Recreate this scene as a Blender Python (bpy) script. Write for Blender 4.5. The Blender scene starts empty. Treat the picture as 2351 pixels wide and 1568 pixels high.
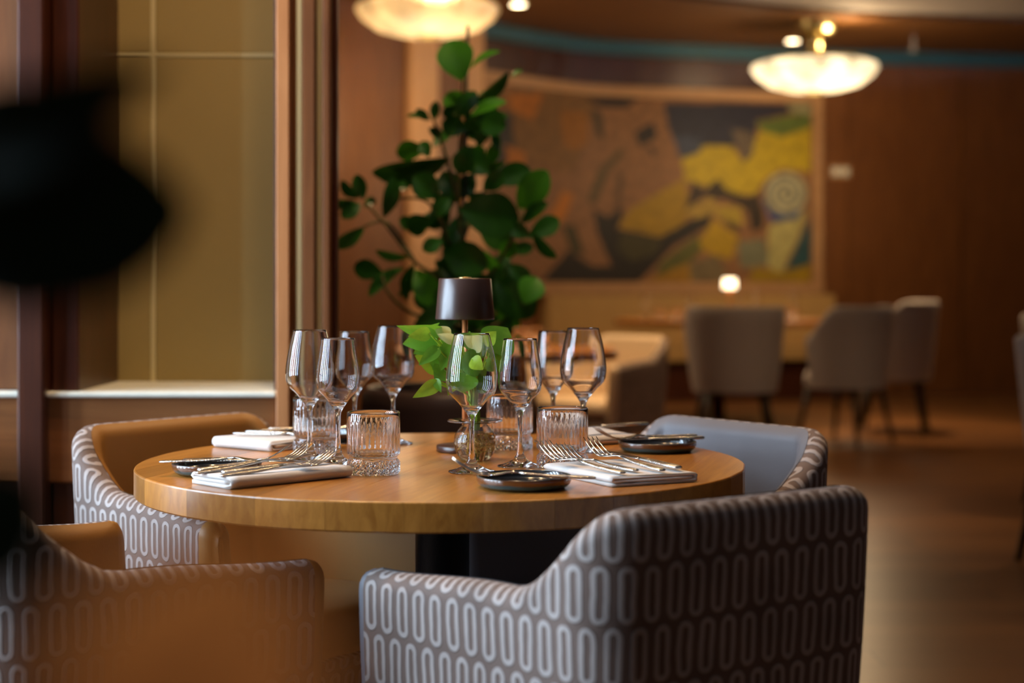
import bpy, math, random
from mathutils import Vector, Matrix, noise

R_ = random.Random(7)
sc = bpy.context.scene
COL = sc.collection

# ------------------------------------------------------------------ camera
FPX, HOR, HC = 3665.0, 650.0, 1.036        # focal length in px, horizon row, camera height
cam = bpy.data.cameras.new('camera')
camo = bpy.data.objects.new('camera', cam); COL.objects.link(camo)
camo.location = (0, 0, HC); camo.rotation_euler = (math.pi / 2, 0, 0)
cam.sensor_width = 36.0; cam.lens = FPX / 2351 * 36
cam.shift_y = -(784 - HOR) / 2351
cam.clip_start = 0.02; cam.clip_end = 100
cam.dof.use_dof = True; cam.dof.focus_distance = 2.50; cam.dof.aperture_fstop = 2.35
sc.camera = camo

# ------------------------------------------------------------------ world, light, exposure
w = bpy.data.worlds.new('sky'); sc.world = w; w.use_nodes = True
bg = w.node_tree.nodes['Background']
bg.inputs[0].default_value = (0.62, 0.80, 1.0, 1); bg.inputs[1].default_value = 32.0
sc.view_settings.view_transform = 'Standard'; sc.view_settings.look = 'None'
sc.view_settings.exposure = 0.15; sc.view_settings.gamma = 1.0; sc.view_settings.use_curve_mapping = False
cy = sc.cycles
cy.use_denoising = True
cy.max_bounces = 14; cy.transmission_bounces = 14; cy.transparent_max_bounces = 16
cy.glossy_bounces = 6; cy.diffuse_bounces = 4
cy.sample_clamp_indirect = 6.0; cy.blur_glossy = 0.5
cy.caustics_refractive = True; cy.caustics_reflective = True

def P(px, py, d):
    return Vector(((px - 1175.5) * d / FPX, d, HC - (py - HOR) * d / FPX))
TZ = 0.74                                   # table top height
def T(px, py, z=TZ):
    d = (HC - z) * FPX / (py - HOR)
    return Vector(((px - 1175.5) * d / FPX, d, z))

# ------------------------------------------------------------------ helpers
def link(o, parent=None):
    COL.objects.link(o)
    if parent is not None: o.parent = parent
    return o
def mesh(name, verts, faces, mat=None, parent=None, smooth=True, uvs=None):
    me = bpy.data.meshes.new(name)
    me.from_pydata([tuple(v) for v in verts], [], faces); me.update()
    if smooth:
        me.polygons.foreach_set('use_smooth', [True] * len(me.polygons))
    if uvs is not None:
        ul = me.uv_layers.new(name='UVMap')
        for lp in me.loops: ul.data[lp.index].uv = uvs[lp.vertex_index]
    if mat is not None:
        for m in (mat if isinstance(mat, (list, tuple)) else [mat]): me.materials.append(m)
    o = bpy.data.objects.new(name, me)
    return link(o, parent)
def inst(name, src, parent=None, mat4=None):
    o = bpy.data.objects.new(name, src.data if isinstance(src, bpy.types.Object) else src)
    link(o, parent)
    if mat4 is not None: o.matrix_local = mat4
    return o
def empty(name, loc, rz=0.0, rot=None):
    o = bpy.data.objects.new(name, None); COL.objects.link(o)
    o.empty_display_size = 0.05
    o.location = loc; o.rotation_euler = rot if rot is not None else (0, 0, rz)
    return o
def tag(o, label=None, cat=None, group=None, kind=None):
    if label: o['label'] = label
    if cat: o['category'] = cat
    if group: o['group'] = group
    if kind: o['kind'] = kind
    return o
def struct(o, label=None):
    o['kind'] = 'structure'
    if label: o['label'] = label
    return o
def copy_tree(o, parent=None):
    c = o.copy(); COL.objects.link(c)
    if parent is not None:
        c.parent = parent
    for ch in list(o.children): copy_tree(ch, c)
    return c
class MB:
    def __init__(s): s.v = []; s.f = []
    def add(s, vs, fs):
        b = len(s.v); s.v += [Vector(v) for v in vs]; s.f += [tuple(i + b for i in f) for f in fs]
    def box(s, x0, x1, y0, y1, z0, z1, c=0.0):
        if c <= 0:
            vs = [(x, y, z) for z in (z0, z1) for y in (y0, y1) for x in (x0, x1)]
            s.add(vs, [(0, 2, 3, 1), (4, 5, 7, 6), (0, 1, 5, 4), (1, 3, 7, 5), (3, 2, 6, 7), (2, 0, 4, 6)])
        else:                                   # chamfered on all vertical and top/bottom edges
            rings = [(z0, c), (z0 + c, 0), (z1 - c, 0), (z1, c)]
            vs = []
            for z, k in rings:
                a, b, e, g = x0 + k, x1 - k, y0 + k, y1 - k
                vs += [(a + c, e, z), (b - c, e, z), (b, e + c, z), (b, g - c, z), (b - c, g, z), (a + c, g, z), (a, g - c, z), (a, e + c, z)]
            fs = [tuple(range(7, -1, -1)), tuple(range(24, 32))]
            for r in range(3):
                for i in range(8):
                    j = (i + 1) % 8
                    fs.append((r * 8 + i, r * 8 + j, r * 8 + 8 + j, r * 8 + 8 + i))
            s.add(vs, fs)
    def tube(s, pts, rad, n=8, caps=True):
        pts = [Vector(p) for p in pts]
        k = len(pts); rads = rad if isinstance(rad, (list, tuple)) else [rad] * k
        t0 = (pts[1] - pts[0]).normalized()
        up = Vector((0, 0, 1)) if abs(t0.z) < 0.9 else Vector((1, 0, 0))
        nx = t0.cross(up).normalized()
        vs = []
        for i, p in enumerate(pts):
            t = (pts[min(i + 1, k - 1)] - pts[max(i - 1, 0)])
            t = t.normalized() if t.length > 1e-9 else t0
            nx = (nx - t * nx.dot(t)).normalized(); ny = t.cross(nx)
            for j in range(n):
                a = 2 * math.pi * j / n
                vs.append(p + (nx * math.cos(a) + ny * math.sin(a)) * rads[i])
        fs = []
        for i in range(k - 1):
            for j in range(n):
                q = (j + 1) % n
                fs.append((i * n + j, i * n + q, i * n + n + q, i * n + n + j))
        if caps:
            fs.append(tuple(range(n - 1, -1, -1))); fs.append(tuple((k - 1) * n + j for j in range(n)))
        s.add(vs, fs)
    def lathe(s, prof, n=48, mod=None, center=(0, 0, 0)):
        cx, cyy, cz = center
        vs = []; idx = []
        for k, (r, z) in enumerate(prof):
            if r < 1e-6:
                idx.append([len(vs)] * n); vs.append((cx, cyy, cz + z))
            else:
                row = []
                for j in range(n):
                    a = 2 * math.pi * j / n
                    rr = r * (mod(k, a) if mod else 1.0)
                    row.append(len(vs)); vs.append((cx + rr * math.cos(a), cyy + rr * math.sin(a), cz + z))
                idx.append(row)
        fs = []
        for k in range(len(prof) - 1):
            for j in range(n):
                q = (j + 1) % n
                f = [idx[k][j], idx[k][q], idx[k + 1][q], idx[k + 1][j]]
                g = []
                for i in f:
                    if i not in g: g.append(i)
                if len(g) > 2: fs.append(tuple(g))
        s.add(vs, fs)
    def build(s, name, mat=None, parent=None, smooth=True):
        return mesh(name, s.v, s.f, mat, parent, smooth)
def boxo(name, b, mat, parent=None, c=0.0):
    m = MB(); m.box(*b, c); return m.build(name, mat, parent, smooth=False)
def smooth_step(a, b, x):
    t = max(0.0, min(1.0, (x - a) / (b - a))); return t * t * (3 - 2 * t)
def spline(pts, n):
    """Catmull-Rom through 2D/3D points"""
    pts = [Vector(p) for p in pts]; out = []
    k = len(pts)
    for i in range(k - 1):
        p0 = pts[max(i - 1, 0)]; p1 = pts[i]; p2 = pts[i + 1]; p3 = pts[min(i + 2, k - 1)]
        for j in range(n):
            t = j / n
            out.append(0.5 * ((2 * p1) + (p2 - p0) * t + (2 * p0 - 5 * p1 + 4 * p2 - p3) * t * t + (3 * p1 - p0 - 3 * p2 + p3) * t ** 3))
    out.append(pts[-1]); return out

# ------------------------------------------------------------------ materials
def srgb(r, g, b):
    f = lambda c: (c / 255 / 12.92) if c / 255 <= 0.04045 else ((c / 255 + 0.055) / 1.055) ** 2.4
    return (f(r), f(g), f(b), 1)
def newmat(name):
    m = bpy.data.materials.new(name); m.use_nodes = True
    nt = m.node_tree; return m, nt, nt.nodes['Principled BSDF']
def nd(nt, t, **kw):
    n = nt.nodes.new(t)
    for k, v in kw.items(): setattr(n, k, v)
    return n
def plain(name, col, rough=0.5, metal=0.0, bump=0.0, bscale=300, var=0.0, vscale=8, sheen=0.0, coat=0.0, spec=0.5):
    m, nt, b = newmat(name)
    b.inputs['Base Color'].default_value = col; b.inputs['Roughness'].default_value = rough
    b.inputs['Metallic'].default_value = metal; b.inputs['Specular IOR Level'].default_value = spec
    b.inputs['Sheen Weight'].default_value = sheen; b.inputs['Coat Weight'].default_value = coat
    tc = nd(nt, 'ShaderNodeTexCoord')
    if var > 0:
        nz = nd(nt, 'ShaderNodeTexNoise'); nz.inputs['Scale'].default_value = vscale; nz.inputs['Detail'].default_value = 4
        nt.links.new(tc.outputs['Object'], nz.inputs['Vector'])
        hs = nd(nt, 'ShaderNodeHueSaturation'); hs.inputs['Color'].default_value = col
        mr = nd(nt, 'ShaderNodeMapRange'); mr.inputs[3].default_value = 1 - var; mr.inputs[4].default_value = 1 + var
        mr.inputs[1].default_value = 0.3; mr.inputs[2].default_value = 0.7
        nt.links.new(nz.outputs['Fac'], mr.inputs[0]); nt.links.new(mr.outputs[0], hs.inputs['Value'])
        nt.links.new(hs.outputs[0], b.inputs['Base Color'])
    if bump > 0:
        nz2 = nd(nt, 'ShaderNodeTexNoise'); nz2.inputs['Scale'].default_value = bscale; nz2.inputs['Detail'].default_value = 3
        nt.links.new(tc.outputs['Object'], nz2.inputs['Vector'])
        bp = nd(nt, 'ShaderNodeBump'); bp.inputs['Strength'].default_value = bump; bp.inputs['Distance'].default_value = 0.002
        nt.links.new(nz2.outputs['Fac'], bp.inputs['Height']); nt.links.new(bp.outputs[0], b.inputs['Normal'])
    return m
def wood(name, c1, c2, rough=0.4, axis='Z', scale=6.0, stretch=14.0, rot=0.0, rnd=0.15, coat=0.0, bump=0.05, spec=0.5):
    """grain along axis; each object gets its own tone"""
    m, nt, b = newmat(name)
    tc = nd(nt, 'ShaderNodeTexCoord'); mp = nd(nt, 'ShaderNodeMapping'); mp2 = nd(nt, 'ShaderNodeMapping')
    mp2.inputs['Rotation'].default_value = (0, 0, rot)
    s = [stretch, stretch, stretch]; s['XYZ'.index(axis)] = 1.0
    if name == 'table_oak': s[2] = 5.0
    mp.inputs['Scale'].default_value = s
    nt.links.new(tc.outputs['Object'], mp2.inputs['Vector']); nt.links.new(mp2.outputs[0], mp.inputs['Vector'])
    oi = nd(nt, 'ShaderNodeObjectInfo')
    mulv = nd(nt, 'ShaderNodeMath', operation='MULTIPLY'); mulv.inputs[1].default_value = 37.0
    nt.links.new(oi.outputs['Random'], mulv.inputs[0])
    vm = nd(nt, 'ShaderNodeVectorMath', operation='ADD'); nt.links.new(mp.outputs[0], vm.inputs[0])
    cmb = nd(nt, 'ShaderNodeCombineXYZ')
    for i in range(3): nt.links.new(mulv.outputs[0], cmb.inputs[i])
    nt.links.new(cmb.outputs[0], vm.inputs[1])
    nz = nd(nt, 'ShaderNodeTexNoise'); nz.inputs['Scale'].default_value = scale; nz.inputs['Detail'].default_value = 8
    nz.inputs['Roughness'].default_value = 0.62; nz.inputs['Distortion'].default_value = 0.6
    nt.links.new(vm.outputs[0], nz.inputs['Vector'])
    cr = nd(nt, 'ShaderNodeValToRGB'); cr.color_ramp.elements[0].position = 0.32; cr.color_ramp.elements[1].position = 0.68
    cr.color_ramp.elements[0].color = c1; cr.color_ramp.elements[1].color = c2
    nt.links.new(nz.outputs['Fac'], cr.inputs[0])
    hs = nd(nt, 'ShaderNodeHueSaturation')
    mr = nd(nt, 'ShaderNodeMapRange'); mr.inputs[3].default_value = 1 - rnd; mr.inputs[4].default_value = 1 + rnd
    nt.links.new(oi.outputs['Random'], mr.inputs[0]); nt.links.new(mr.outputs[0], hs.inputs['Value'])
    nt.links.new(cr.outputs[0], hs.inputs['Color']); nt.links.new(hs.outputs[0], b.inputs['Base Color'])
    b.inputs['Roughness'].default_value = rough; b.inputs['Coat Weight'].default_value = coat
    b.inputs['Coat Roughness'].default_value = 0.15; b.inputs['Specular IOR Level'].default_value = spec
    bp = nd(nt, 'ShaderNodeBump'); bp.inputs['Strength'].default_value = bump; bp.inputs['Distance'].default_value = 0.001
    nt.links.new(nz.outputs['Fac'], bp.inputs['Height']); nt.links.new(bp.outputs[0], b.inputs['Normal'])
    return m
def glass(name, col=(1, 1, 1, 1), ior=1.5, rough=0.0):
    m = bpy.data.materials.new(name); m.use_nodes = True; nt = m.node_tree
    nt.nodes.remove(nt.nodes['Principled BSDF'])
    g = nd(nt, 'ShaderNodeBsdfGlass'); g.inputs['Color'].default_value = col
    g.inputs['IOR'].default_value = ior; g.inputs['Roughness'].default_value = rough
    nt.links.new(g.outputs[0], nt.nodes['Material Output'].inputs['Surface'])
    return m
def emit(name, col, strength):
    m, nt, b = newmat(name)
    b.inputs['Base Color'].default_value = col
    b.inputs['Emission Color'].default_value = col; b.inputs['Emission Strength'].default_value = strength
    return m
def ring_fabric(name, base, ring):
    """cut velvet: staggered rows of upright elongated loops (UV in metres)"""
    m, nt, b = newmat(name)
    uv = nd(nt, 'ShaderNodeUVMap'); uv.uv_map = 'UVMap'
    sp = nd(nt, 'ShaderNodeSeparateXYZ'); nt.links.new(uv.outputs[0], sp.inputs[0])
    PU, PV = 0.0335, 0.072
    def M(op, a, bb=None, clamp=False):
        n = nd(nt, 'ShaderNodeMath', operation=op); n.use_clamp = clamp
        for i, q in enumerate((a, bb)):
            if q is None: continue
            if isinstance(q, (int, float)): n.inputs[i].default_value = q
            else: nt.links.new(q, n.inputs[i])
        return n.outputs[0]
    tcn = nd(nt, 'ShaderNodeTexCoord')
    wob = nd(nt, 'ShaderNodeTexNoise'); wob.inputs['Scale'].default_value = 22; nt.links.new(tcn.outputs['Object'], wob.inputs['Vector'])
    wo = M('MULTIPLY', M('SUBTRACT', wob.outputs['Fac'], 0.5), 0.006)
    u = M('ADD', sp.outputs[0], wo)
    v = M('DIVIDE', M('ADD', sp.outputs[1], wo), PV); row = M('FLOOR', v)
    off = M('MULTIPLY', M('FLOORED_MODULO', row, 2.0), 0.5)
    uu = M('ADD', M('DIVIDE', u, PU), off)
    lx = M('MULTIPLY', M('SUBTRACT', M('FRACT', uu), 0.5), PU)
    ly = M('MULTIPLY', M('SUBTRACT', M('FRACT', v), 0.5), PV)
    ey = M('MAXIMUM', M('SUBTRACT', M('ABSOLUTE', ly), 0.0225), 0.0)
    d = M('SUBTRACT', M('SQRT', M('ADD', M('MULTIPLY', lx, lx), M('MULTIPLY', ey, ey))), 0.0080)
    mr = nd(nt, 'ShaderNodeMapRange'); mr.interpolation_type = 'SMOOTHSTEP'
    nt.links.new(M('ABSOLUTE', d), mr.inputs[0])
    mr.inputs[1].default_value = 0.0044; mr.inputs[2].default_value = 0.0028
    mr.inputs[3].default_value = 0.0; mr.inputs[4].default_value = 1.0
    mx = nd(nt, 'ShaderNodeMix', data_type='RGBA')
    nt.links.new(mr.outputs[0], mx.inputs[0]); mx.inputs[6].default_value = base; mx.inputs[7].default_value = ring
    nz = nd(nt, 'ShaderNodeTexNoise'); nz.inputs['Scale'].default_value = 12; nt.links.new(tcn.outputs['Object'], nz.inputs['Vector'])
    hs = nd(nt, 'ShaderNodeHueSaturation'); nt.links.new(mx.outputs[2], hs.inputs['Color'])
    vr = nd(nt, 'ShaderNodeMapRange'); vr.inputs[1].default_value = .3; vr.inputs[2].default_value = .7; vr.inputs[3].default_value = 0.85; vr.inputs[4].default_value = 1.15
    nt.links.new(nz.outputs['Fac'], vr.inputs[0]); nt.links.new(vr.outputs[0], hs.inputs['Value'])
    nt.links.new(hs.outputs[0], b.inputs['Base Color'])
    b.inputs['Roughness'].default_value = 0.75; b.inputs['Sheen Weight'].default_value = 0.08; b.inputs['Sheen Roughness'].default_value = 0.4
    fz = nd(nt, 'ShaderNodeTexNoise'); fz.inputs['Scale'].default_value = 420; nt.links.new(tcn.outputs['Object'], fz.inputs['Vector'])
    hgt = M('ADD', mr.outputs[0], M('MULTIPLY', fz.outputs['Fac'], 0.15))
    bp = nd(nt, 'ShaderNodeBump'); bp.inputs['Strength'].default_value = 0.9; bp.inputs['Distance'].default_value = 0.002
    nt.links.new(hgt, bp.inputs['Height']); nt.links.new(bp.outputs[0], b.inputs['Normal'])
    return m

M_oak = wood('table_oak', srgb(154, 96, 36), srgb(188, 126, 54), rough=0.28, axis='Y', scale=5, stretch=16, rot=math.radians(15), rnd=0.3, coat=0.25)
M_wall = wood('wall_walnut', srgb(104, 62, 30), srgb(130, 82, 42), rough=0.42, axis='Z', scale=3, stretch=10, rnd=0.10)
M_walld = wood('dark_walnut', srgb(58, 26, 12), srgb(80, 40, 20), rough=0.35, axis='Z', scale=3, stretch=12, rnd=0.08)
M_rail = wood('rail_walnut', srgb(120, 72, 34), srgb(146, 92, 48), rough=0.35, axis='X', scale=3, stretch=12, rnd=0.06)
M_trim = wood('trim_cherry', srgb(170, 112, 66), srgb(196, 136, 86), rough=0.38, axis='Z', scale=3, stretch=12, rnd=0.08)
M_pil = wood('pilaster_lamp_lit', srgb(206, 152, 104), srgb(224, 176, 126), rough=0.4, axis='Z', scale=3, stretch=12, rnd=0.05)  # glow of the bowl lamp on the pilasters put into a paler wood colour
M_frame = wood('frame_oak', srgb(170, 125, 85), srgb(190, 148, 104), rough=0.5, axis='X', scale=3, stretch=10, rnd=0.05)
M_gold = plain('gold_wallcloth', srgb(158, 138, 84), 0.62, bump=0.25, bscale=500, var=0.06, vscale=2)
M_brass = plain('brass', srgb(214, 196, 140), 0.3, metal=1.0)
M_strip = plain('satin_brass', srgb(222, 210, 160), 0.45, metal=0.25)
M_stone = plain('pale_stone', srgb(226, 230, 218), 0.45, var=0.06, vscale=14)
M_ceil = plain('ceiling_paint', srgb(160, 152, 148), 0.8, var=0.02)
M_ceilw = plain('ceiling_brown', srgb(104, 66, 28), 0.6, var=0.08, vscale=2)
M_teal = plain('teal_paint', srgb(50, 92, 104), 0.5, var=0.03)
M_leather = plain('leather_warm_light', srgb(150, 106, 50), 0.5, bump=0.12, bscale=260, var=0.05, vscale=7)  # armchair leather with warm lamplight put into its colour
M_leather_cool = plain('leather_cool_light', srgb(106, 106, 112), 0.5, bump=0.12, bscale=260, var=0.05, vscale=7)  # same leather with cool window light put into its colour
M_fabric = ring_fabric('loop_velvet', srgb(100, 80, 70), srgb(158, 146, 140))
M_legs = plain('dark_leg', srgb(28, 22, 20), 0.4)
M_black = plain('powder_black', srgb(22, 24, 30), 0.38, bump=0.3, bscale=700)
M_glass = glass('clear_glass')
M_water = glass('water', (0.98, 0.93, 0.80, 1), 1.33)
M_steel = plain('steel', srgb(208, 206, 202), 0.16, metal=1.0)
M_hammer = plain('hammered_steel', srgb(200, 196, 190), 0.2, metal=1.0, bump=0.9, bscale=320)
M_linen = plain('white_linen', srgb(214, 207, 200), 0.85, bump=0.25, bscale=900, sheen=0.2)
M_lamp = plain('brown_lacquer', srgb(64, 42, 34), 0.30, spec=0.8)
M_copper = plain('copper_pole', srgb(222, 142, 84), 0.3, metal=0.35)
M_gray = plain('grey_wool', srgb(184, 180, 182), 0.85, bump=0.2, bscale=500, sheen=0.2)
M_pot = plain('dark_pot', srgb(70, 56, 54), 0.36)
M_soil = plain('soil', srgb(40, 28, 20), 0.95, bump=0.8, bscale=80)
M_stem = plain('woody_stem', srgb(96, 92, 50), 0.6)
M_stake = plain('stake', srgb(40, 46, 40), 0.6)
M_root = plain('roots', srgb(214, 178, 104), 0.7)
def leafmat(name, c, rough=0.35, trans=0.25, var=0.25):
    m, nt, b = newmat(name)
    b.inputs['Roughness'].default_value = rough
    tc = nd(nt, 'ShaderNodeTexCoord'); nz = nd(nt, 'ShaderNodeTexNoise'); nz.inputs['Scale'].default_value = 3
    nt.links.new(tc.outputs['Generated'], nz.inputs['Vector'])
    oi = nd(nt, 'ShaderNodeObjectInfo'); hs = nd(nt, 'ShaderNodeHueSaturation'); hs.inputs['Color'].default_value = c
    ad = nd(nt, 'ShaderNodeMath', operation='ADD'); nt.links.new(nz.outputs['Fac'], ad.inputs[0]); nt.links.new(oi.outputs['Random'], ad.inputs[1])
    mr = nd(nt, 'ShaderNodeMapRange'); mr.inputs[1].default_value = 0.3; mr.inputs[2].default_value = 1.7
    mr.inputs[3].default_value = 1 - var; mr.inputs[4].default_value = 1 + var
    nt.links.new(ad.outputs[0], mr.inputs[0]); nt.links.new(mr.outputs[0], hs.inputs['Value'])
    nt.links.new(hs.outputs[0], b.inputs['Base Color'])
    tr = nd(nt, 'ShaderNodeBsdfTranslucent'); nt.links.new(hs.outputs[0], tr.inputs['Color'])
    ms = nd(nt, 'ShaderNodeMixShader'); ms.inputs[0].default_value = trans
    nt.links.new(b.outputs[0], ms.inputs[1]); nt.links.new(tr.outputs[0], ms.inputs[2])
    nt.links.new(ms.outputs[0], nt.nodes['Material Output'].inputs['Surface'])
    return m
M_leaf = leafmat('clusia_leaf', srgb(50, 112, 38), 0.3, 0.25, 0.35)
M_leafb = leafmat('clusia_leaf_bright', srgb(84, 170, 46), 0.35, 0.45, 0.2)
M_poth = leafmat('pothos_leaf', srgb(170, 206, 56), 0.35, 0.38, 0.3)
M_pothd = leafmat('pothos_leaf_deep', srgb(112, 166, 48), 0.35, 0.36, 0.3)
M_pothl = leafmat('pothos_leaf_pale', srgb(236, 240, 176), 0.4, 0.45, 0.1)
M_fore = leafmat('foreground_leaf', srgb(16, 28, 10), 0.9, 0.05, 0.1)
M_forebr = leafmat('withered_leaf', srgb(172, 98, 44), 0.7, 0.5, 0.1)

# floor boards material
def floor_mat():
    m, nt, b = newmat('floor_boards')
    tc = nd(nt, 'ShaderNodeTexCoord')
    br = nd(nt, 'ShaderNodeTexBrick'); br.offset = 0.37
    br.inputs['Scale'].default_value = 1.0; br.inputs['Mortar Size'].default_value = 0.003
    br.inputs['Brick Width'].default_value = 1.6; br.inputs['Row Height'].default_value = 0.18
    br.inputs['Color1'].default_value = srgb(128, 88, 50); br.inputs['Color2'].default_value = srgb(96, 62, 34)
    br.inputs['Mortar'].default_value = srgb(50, 32, 18)
    nt.links.new(tc.outputs['Object'], br.inputs['Vector'])
    mp = nd(nt, 'ShaderNodeMapping'); mp.inputs['Scale'].default_value = (1.2, 14, 1)
    nt.links.new(tc.outputs['Object'], mp.inputs['Vector'])
    nz = nd(nt, 'ShaderNodeTexNoise'); nz.inputs['Scale'].default_value = 3; nz.inputs['Detail'].default_value = 6
    nt.links.new(mp.outputs[0], nz.inputs['Vector'])
    mx = nd(nt, 'ShaderNodeMix', data_type='RGBA', blend_type='MULTIPLY'); mx.inputs[0].default_value = 0.6
    cr = nd(nt, 'ShaderNodeValToRGB'); cr.color_ramp.elements[0].color = (0.45, 0.42, 0.4, 1); cr.color_ramp.elements[1].color = (1, 1, 1, 1)
    nt.links.new(nz.outputs['Fac'], cr.inputs[0]); nt.links.new(br.outputs['Color'], mx.inputs[6]); nt.links.new(cr.outputs[0], mx.inputs[7])
    nt.links.new(mx.outputs[2], b.inputs['Base Color']); b.inputs['Roughness'].default_value = 0.3
    return m

# ------------------------------------------------------------------ room shell
XL, XR, YB, ZC = -2.6, 6.2, -2.6, 3.2
boxo_floor = boxo('floor', (XL - .3, XR + .3, YB - .3, 16.6, -0.1, 0.0), floor_mat()); struct(boxo_floor)
# curved far wall
WP = [(-4.2, 10.2), (-2.6, 11.0), (-1.5, 11.75), (-.83, 12.5), (-.09, 13.4), (.674, 14.15), (1.68, 14.5), (2.8, 14.78), (4.84, 15.1), (6.4, 15.2)]
WC = [Vector((p.x, p.y)) for p in spline([(a, b, 0) for a, b in WP], 10)]
def wall_at_px(px):
    best = None
    for i in range(len(WC) - 1):
        a, b = WC[i], WC[i + 1]
        pa = a.x / a.y * FPX + 1175.5; pb = b.x / b.y * FPX + 1175.5
        if pa <= px <= pb:
            t = (px - pa) / (pb - pa); return i, a.lerp(b, t)
    return None
def wall_nrm(i):
    t = (WC[i + 1] - WC[i]).normalized(); return Vector((t.y, -t.x))       # toward the room
def wall_strip(name, px0, px1, z0, z1, off, th, mat, n=14, parent=None, uvc=False):
    """board following the curved wall between two image columns, standing off..off+th in front of it"""
    vs, fs = [], []
    cols = []
    for k in range(n + 1):
        i, p = wall_at_px(px0 + (px1 - px0) * k / n); nr = wall_nrm(i)
        f = p + nr * (off + th); b = p + nr * off
        base = len(vs)
        vs += [(f.x, f.y, z0), (f.x, f.y, z1), (b.x, b.y, z1), (b.x, b.y, z0)]
        cols.append(base)
    for k in range(n):
        a, c = cols[k], cols[k + 1]
        fs += [(a, c, c + 1, a + 1), (a + 1, c + 1, c + 2, a + 2), (a + 2, c + 2, c + 3, a + 3), (a + 3, c + 3, c, a)]
    fs += [(0, 1, 2, 3), tuple(cols[-1] + q for q in (3, 2, 1, 0))]
    return mesh(name, vs, fs, mat, parent, smooth=False)
vs, fs = [], []
for i, p in enumerate(WC):
    nr = wall_nrm(min(i, len(WC) - 2)); q = p - nr * 0.25
    vs += [(p.x, p.y, 0), (p.x, p.y, ZC), (q.x, q.y, ZC), (q.x, q.y, 0)]
for i in range(len(WC) - 1):
    a, c = i * 4, i * 4 + 4
    fs += [(a, c, c + 1, a + 1), (a + 1, c + 1, c + 2, a + 2), (a + 2, c + 2, c + 3, a + 3), (a + 3, c + 3, c, a)]
wall_back = struct(mesh('wall_back', vs, fs, M_wall, smooth=True))
struct(boxo('wall_right', (XR, XR + .25, YB, 15.6, 0, ZC), M_walld))
struct(boxo('wall_front', (XL - .25, XR + .25, YB - .25, YB, 0, ZC), M_walld))
struct(boxo('ceiling', (XL - .3, XR + .3, YB - .3, 16.6, ZC + .04, ZC + .14), M_ceil))
# inner brown ceiling field beyond the pale one, with a curved edge
CE = [(-4.4, 11.0), (-1.0, 11.2), (.8, 11.9), (2.6, 12.85), (4.2, 13.2), (6.2, 13.5)]
ce = spline([(a, b, 0) for a, b in CE], 8)
vs, fs = [], []
for p in ce:
    vs += [(p.x, p.y, ZC), (p.x, 16.4, ZC), (p.x, 16.4, ZC + .04), (p.x, p.y, ZC + .04)]
for i in range(len(ce) - 1):
    a, c = i * 4, i * 4 + 4
    fs += [(a, a + 1, c + 1, c), (a, c, c + 3, a + 3)]
struct(mesh('trim_1', vs, fs, M_ceilw, smooth=False), 'brown curved ceiling field')
struct(wall_strip('trim_2', 1040, 2600, ZC - .13, ZC - .005, 0.0, 0.06, M_teal, 30), 'teal band along the top of the curved wall')

# left window wall: piers, sill wall and lintel around five tall narrow windows
wl = struct(boxo('wall_left', (XL - .25, XL, YB, 11.2, 2.95, ZC), M_ceil))
boxo('sill_wall', (XL - .25, XL, YB, 11.2, 0, .45), M_walld, wl)
wins = [(.65, 1.0), (1.25, 1.62), (1.85, 2.2), (2.4, 2.75), (2.95, 3.28)]
edges = [YB] + [v for a in wins for v in a] + [11.2]
for i in range(0, len(edges), 2):
    boxo('pier', (XL - .25, XL, edges[i], edges[i + 1], .45, 2.95), M_walld, wl)
m, nt, b = newmat('window_pane')
trn = nd(nt, 'ShaderNodeBsdfTransparent'); gls = nd(nt, 'ShaderNodeBsdfGlossy'); gls.inputs['Roughness'].default_value = 0.0
fr = nd(nt, 'ShaderNodeFresnel'); fr.inputs[0].default_value = 1.45; mxs = nd(nt, 'ShaderNodeMixShader')
nt.links.new(fr.outputs[0], mxs.inputs[0]); nt.links.new(trn.outputs[0], mxs.inputs[1]); nt.links.new(gls.outputs[0], mxs.inputs[2])
nt.links.new(mxs.outputs[0], nt.nodes['Material Output'].inputs['Surface']); M_pane = m
for i, (a, b_) in enumerate(wins):
    wf = MB()
    wf.box(XL - .16, XL - .08, a, a + .05, .45, 2.95); wf.box(XL - .16, XL - .08, b_ - .05, b_, .45, 2.95)
    wf.box(XL - .16, XL - .08, a, b_, .45, .5); wf.box(XL - .16, XL - .08, a, b_, 2.9, 2.95)
    wf.box(XL - .15, XL - .09, a, b_, 1.02, 1.06)
    wo = struct(wf.build('window_%d' % (i + 1), M_walld, None, False))
    mesh('pane', [(XL - .12, a, .45), (XL - .12, b_, .45), (XL - .12, b_, 2.95), (XL - .12, a, 2.95)], [(0, 1, 2, 3)], M_pane, wo, False)
    L = bpy.data.lights.new('window_portal', 'AREA'); L.shape = 'RECTANGLE'; L.size = b_ - a; L.size_y = 2.5
    L.cycles.is_portal = True
    lo = bpy.data.objects.new('window_portal', L); COL.objects.link(lo)
    lo.location = (XL - .2, (a + b_) / 2, 1.7); lo.rotation_euler = (math.pi / 2, 0, -math.pi / 2)

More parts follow.
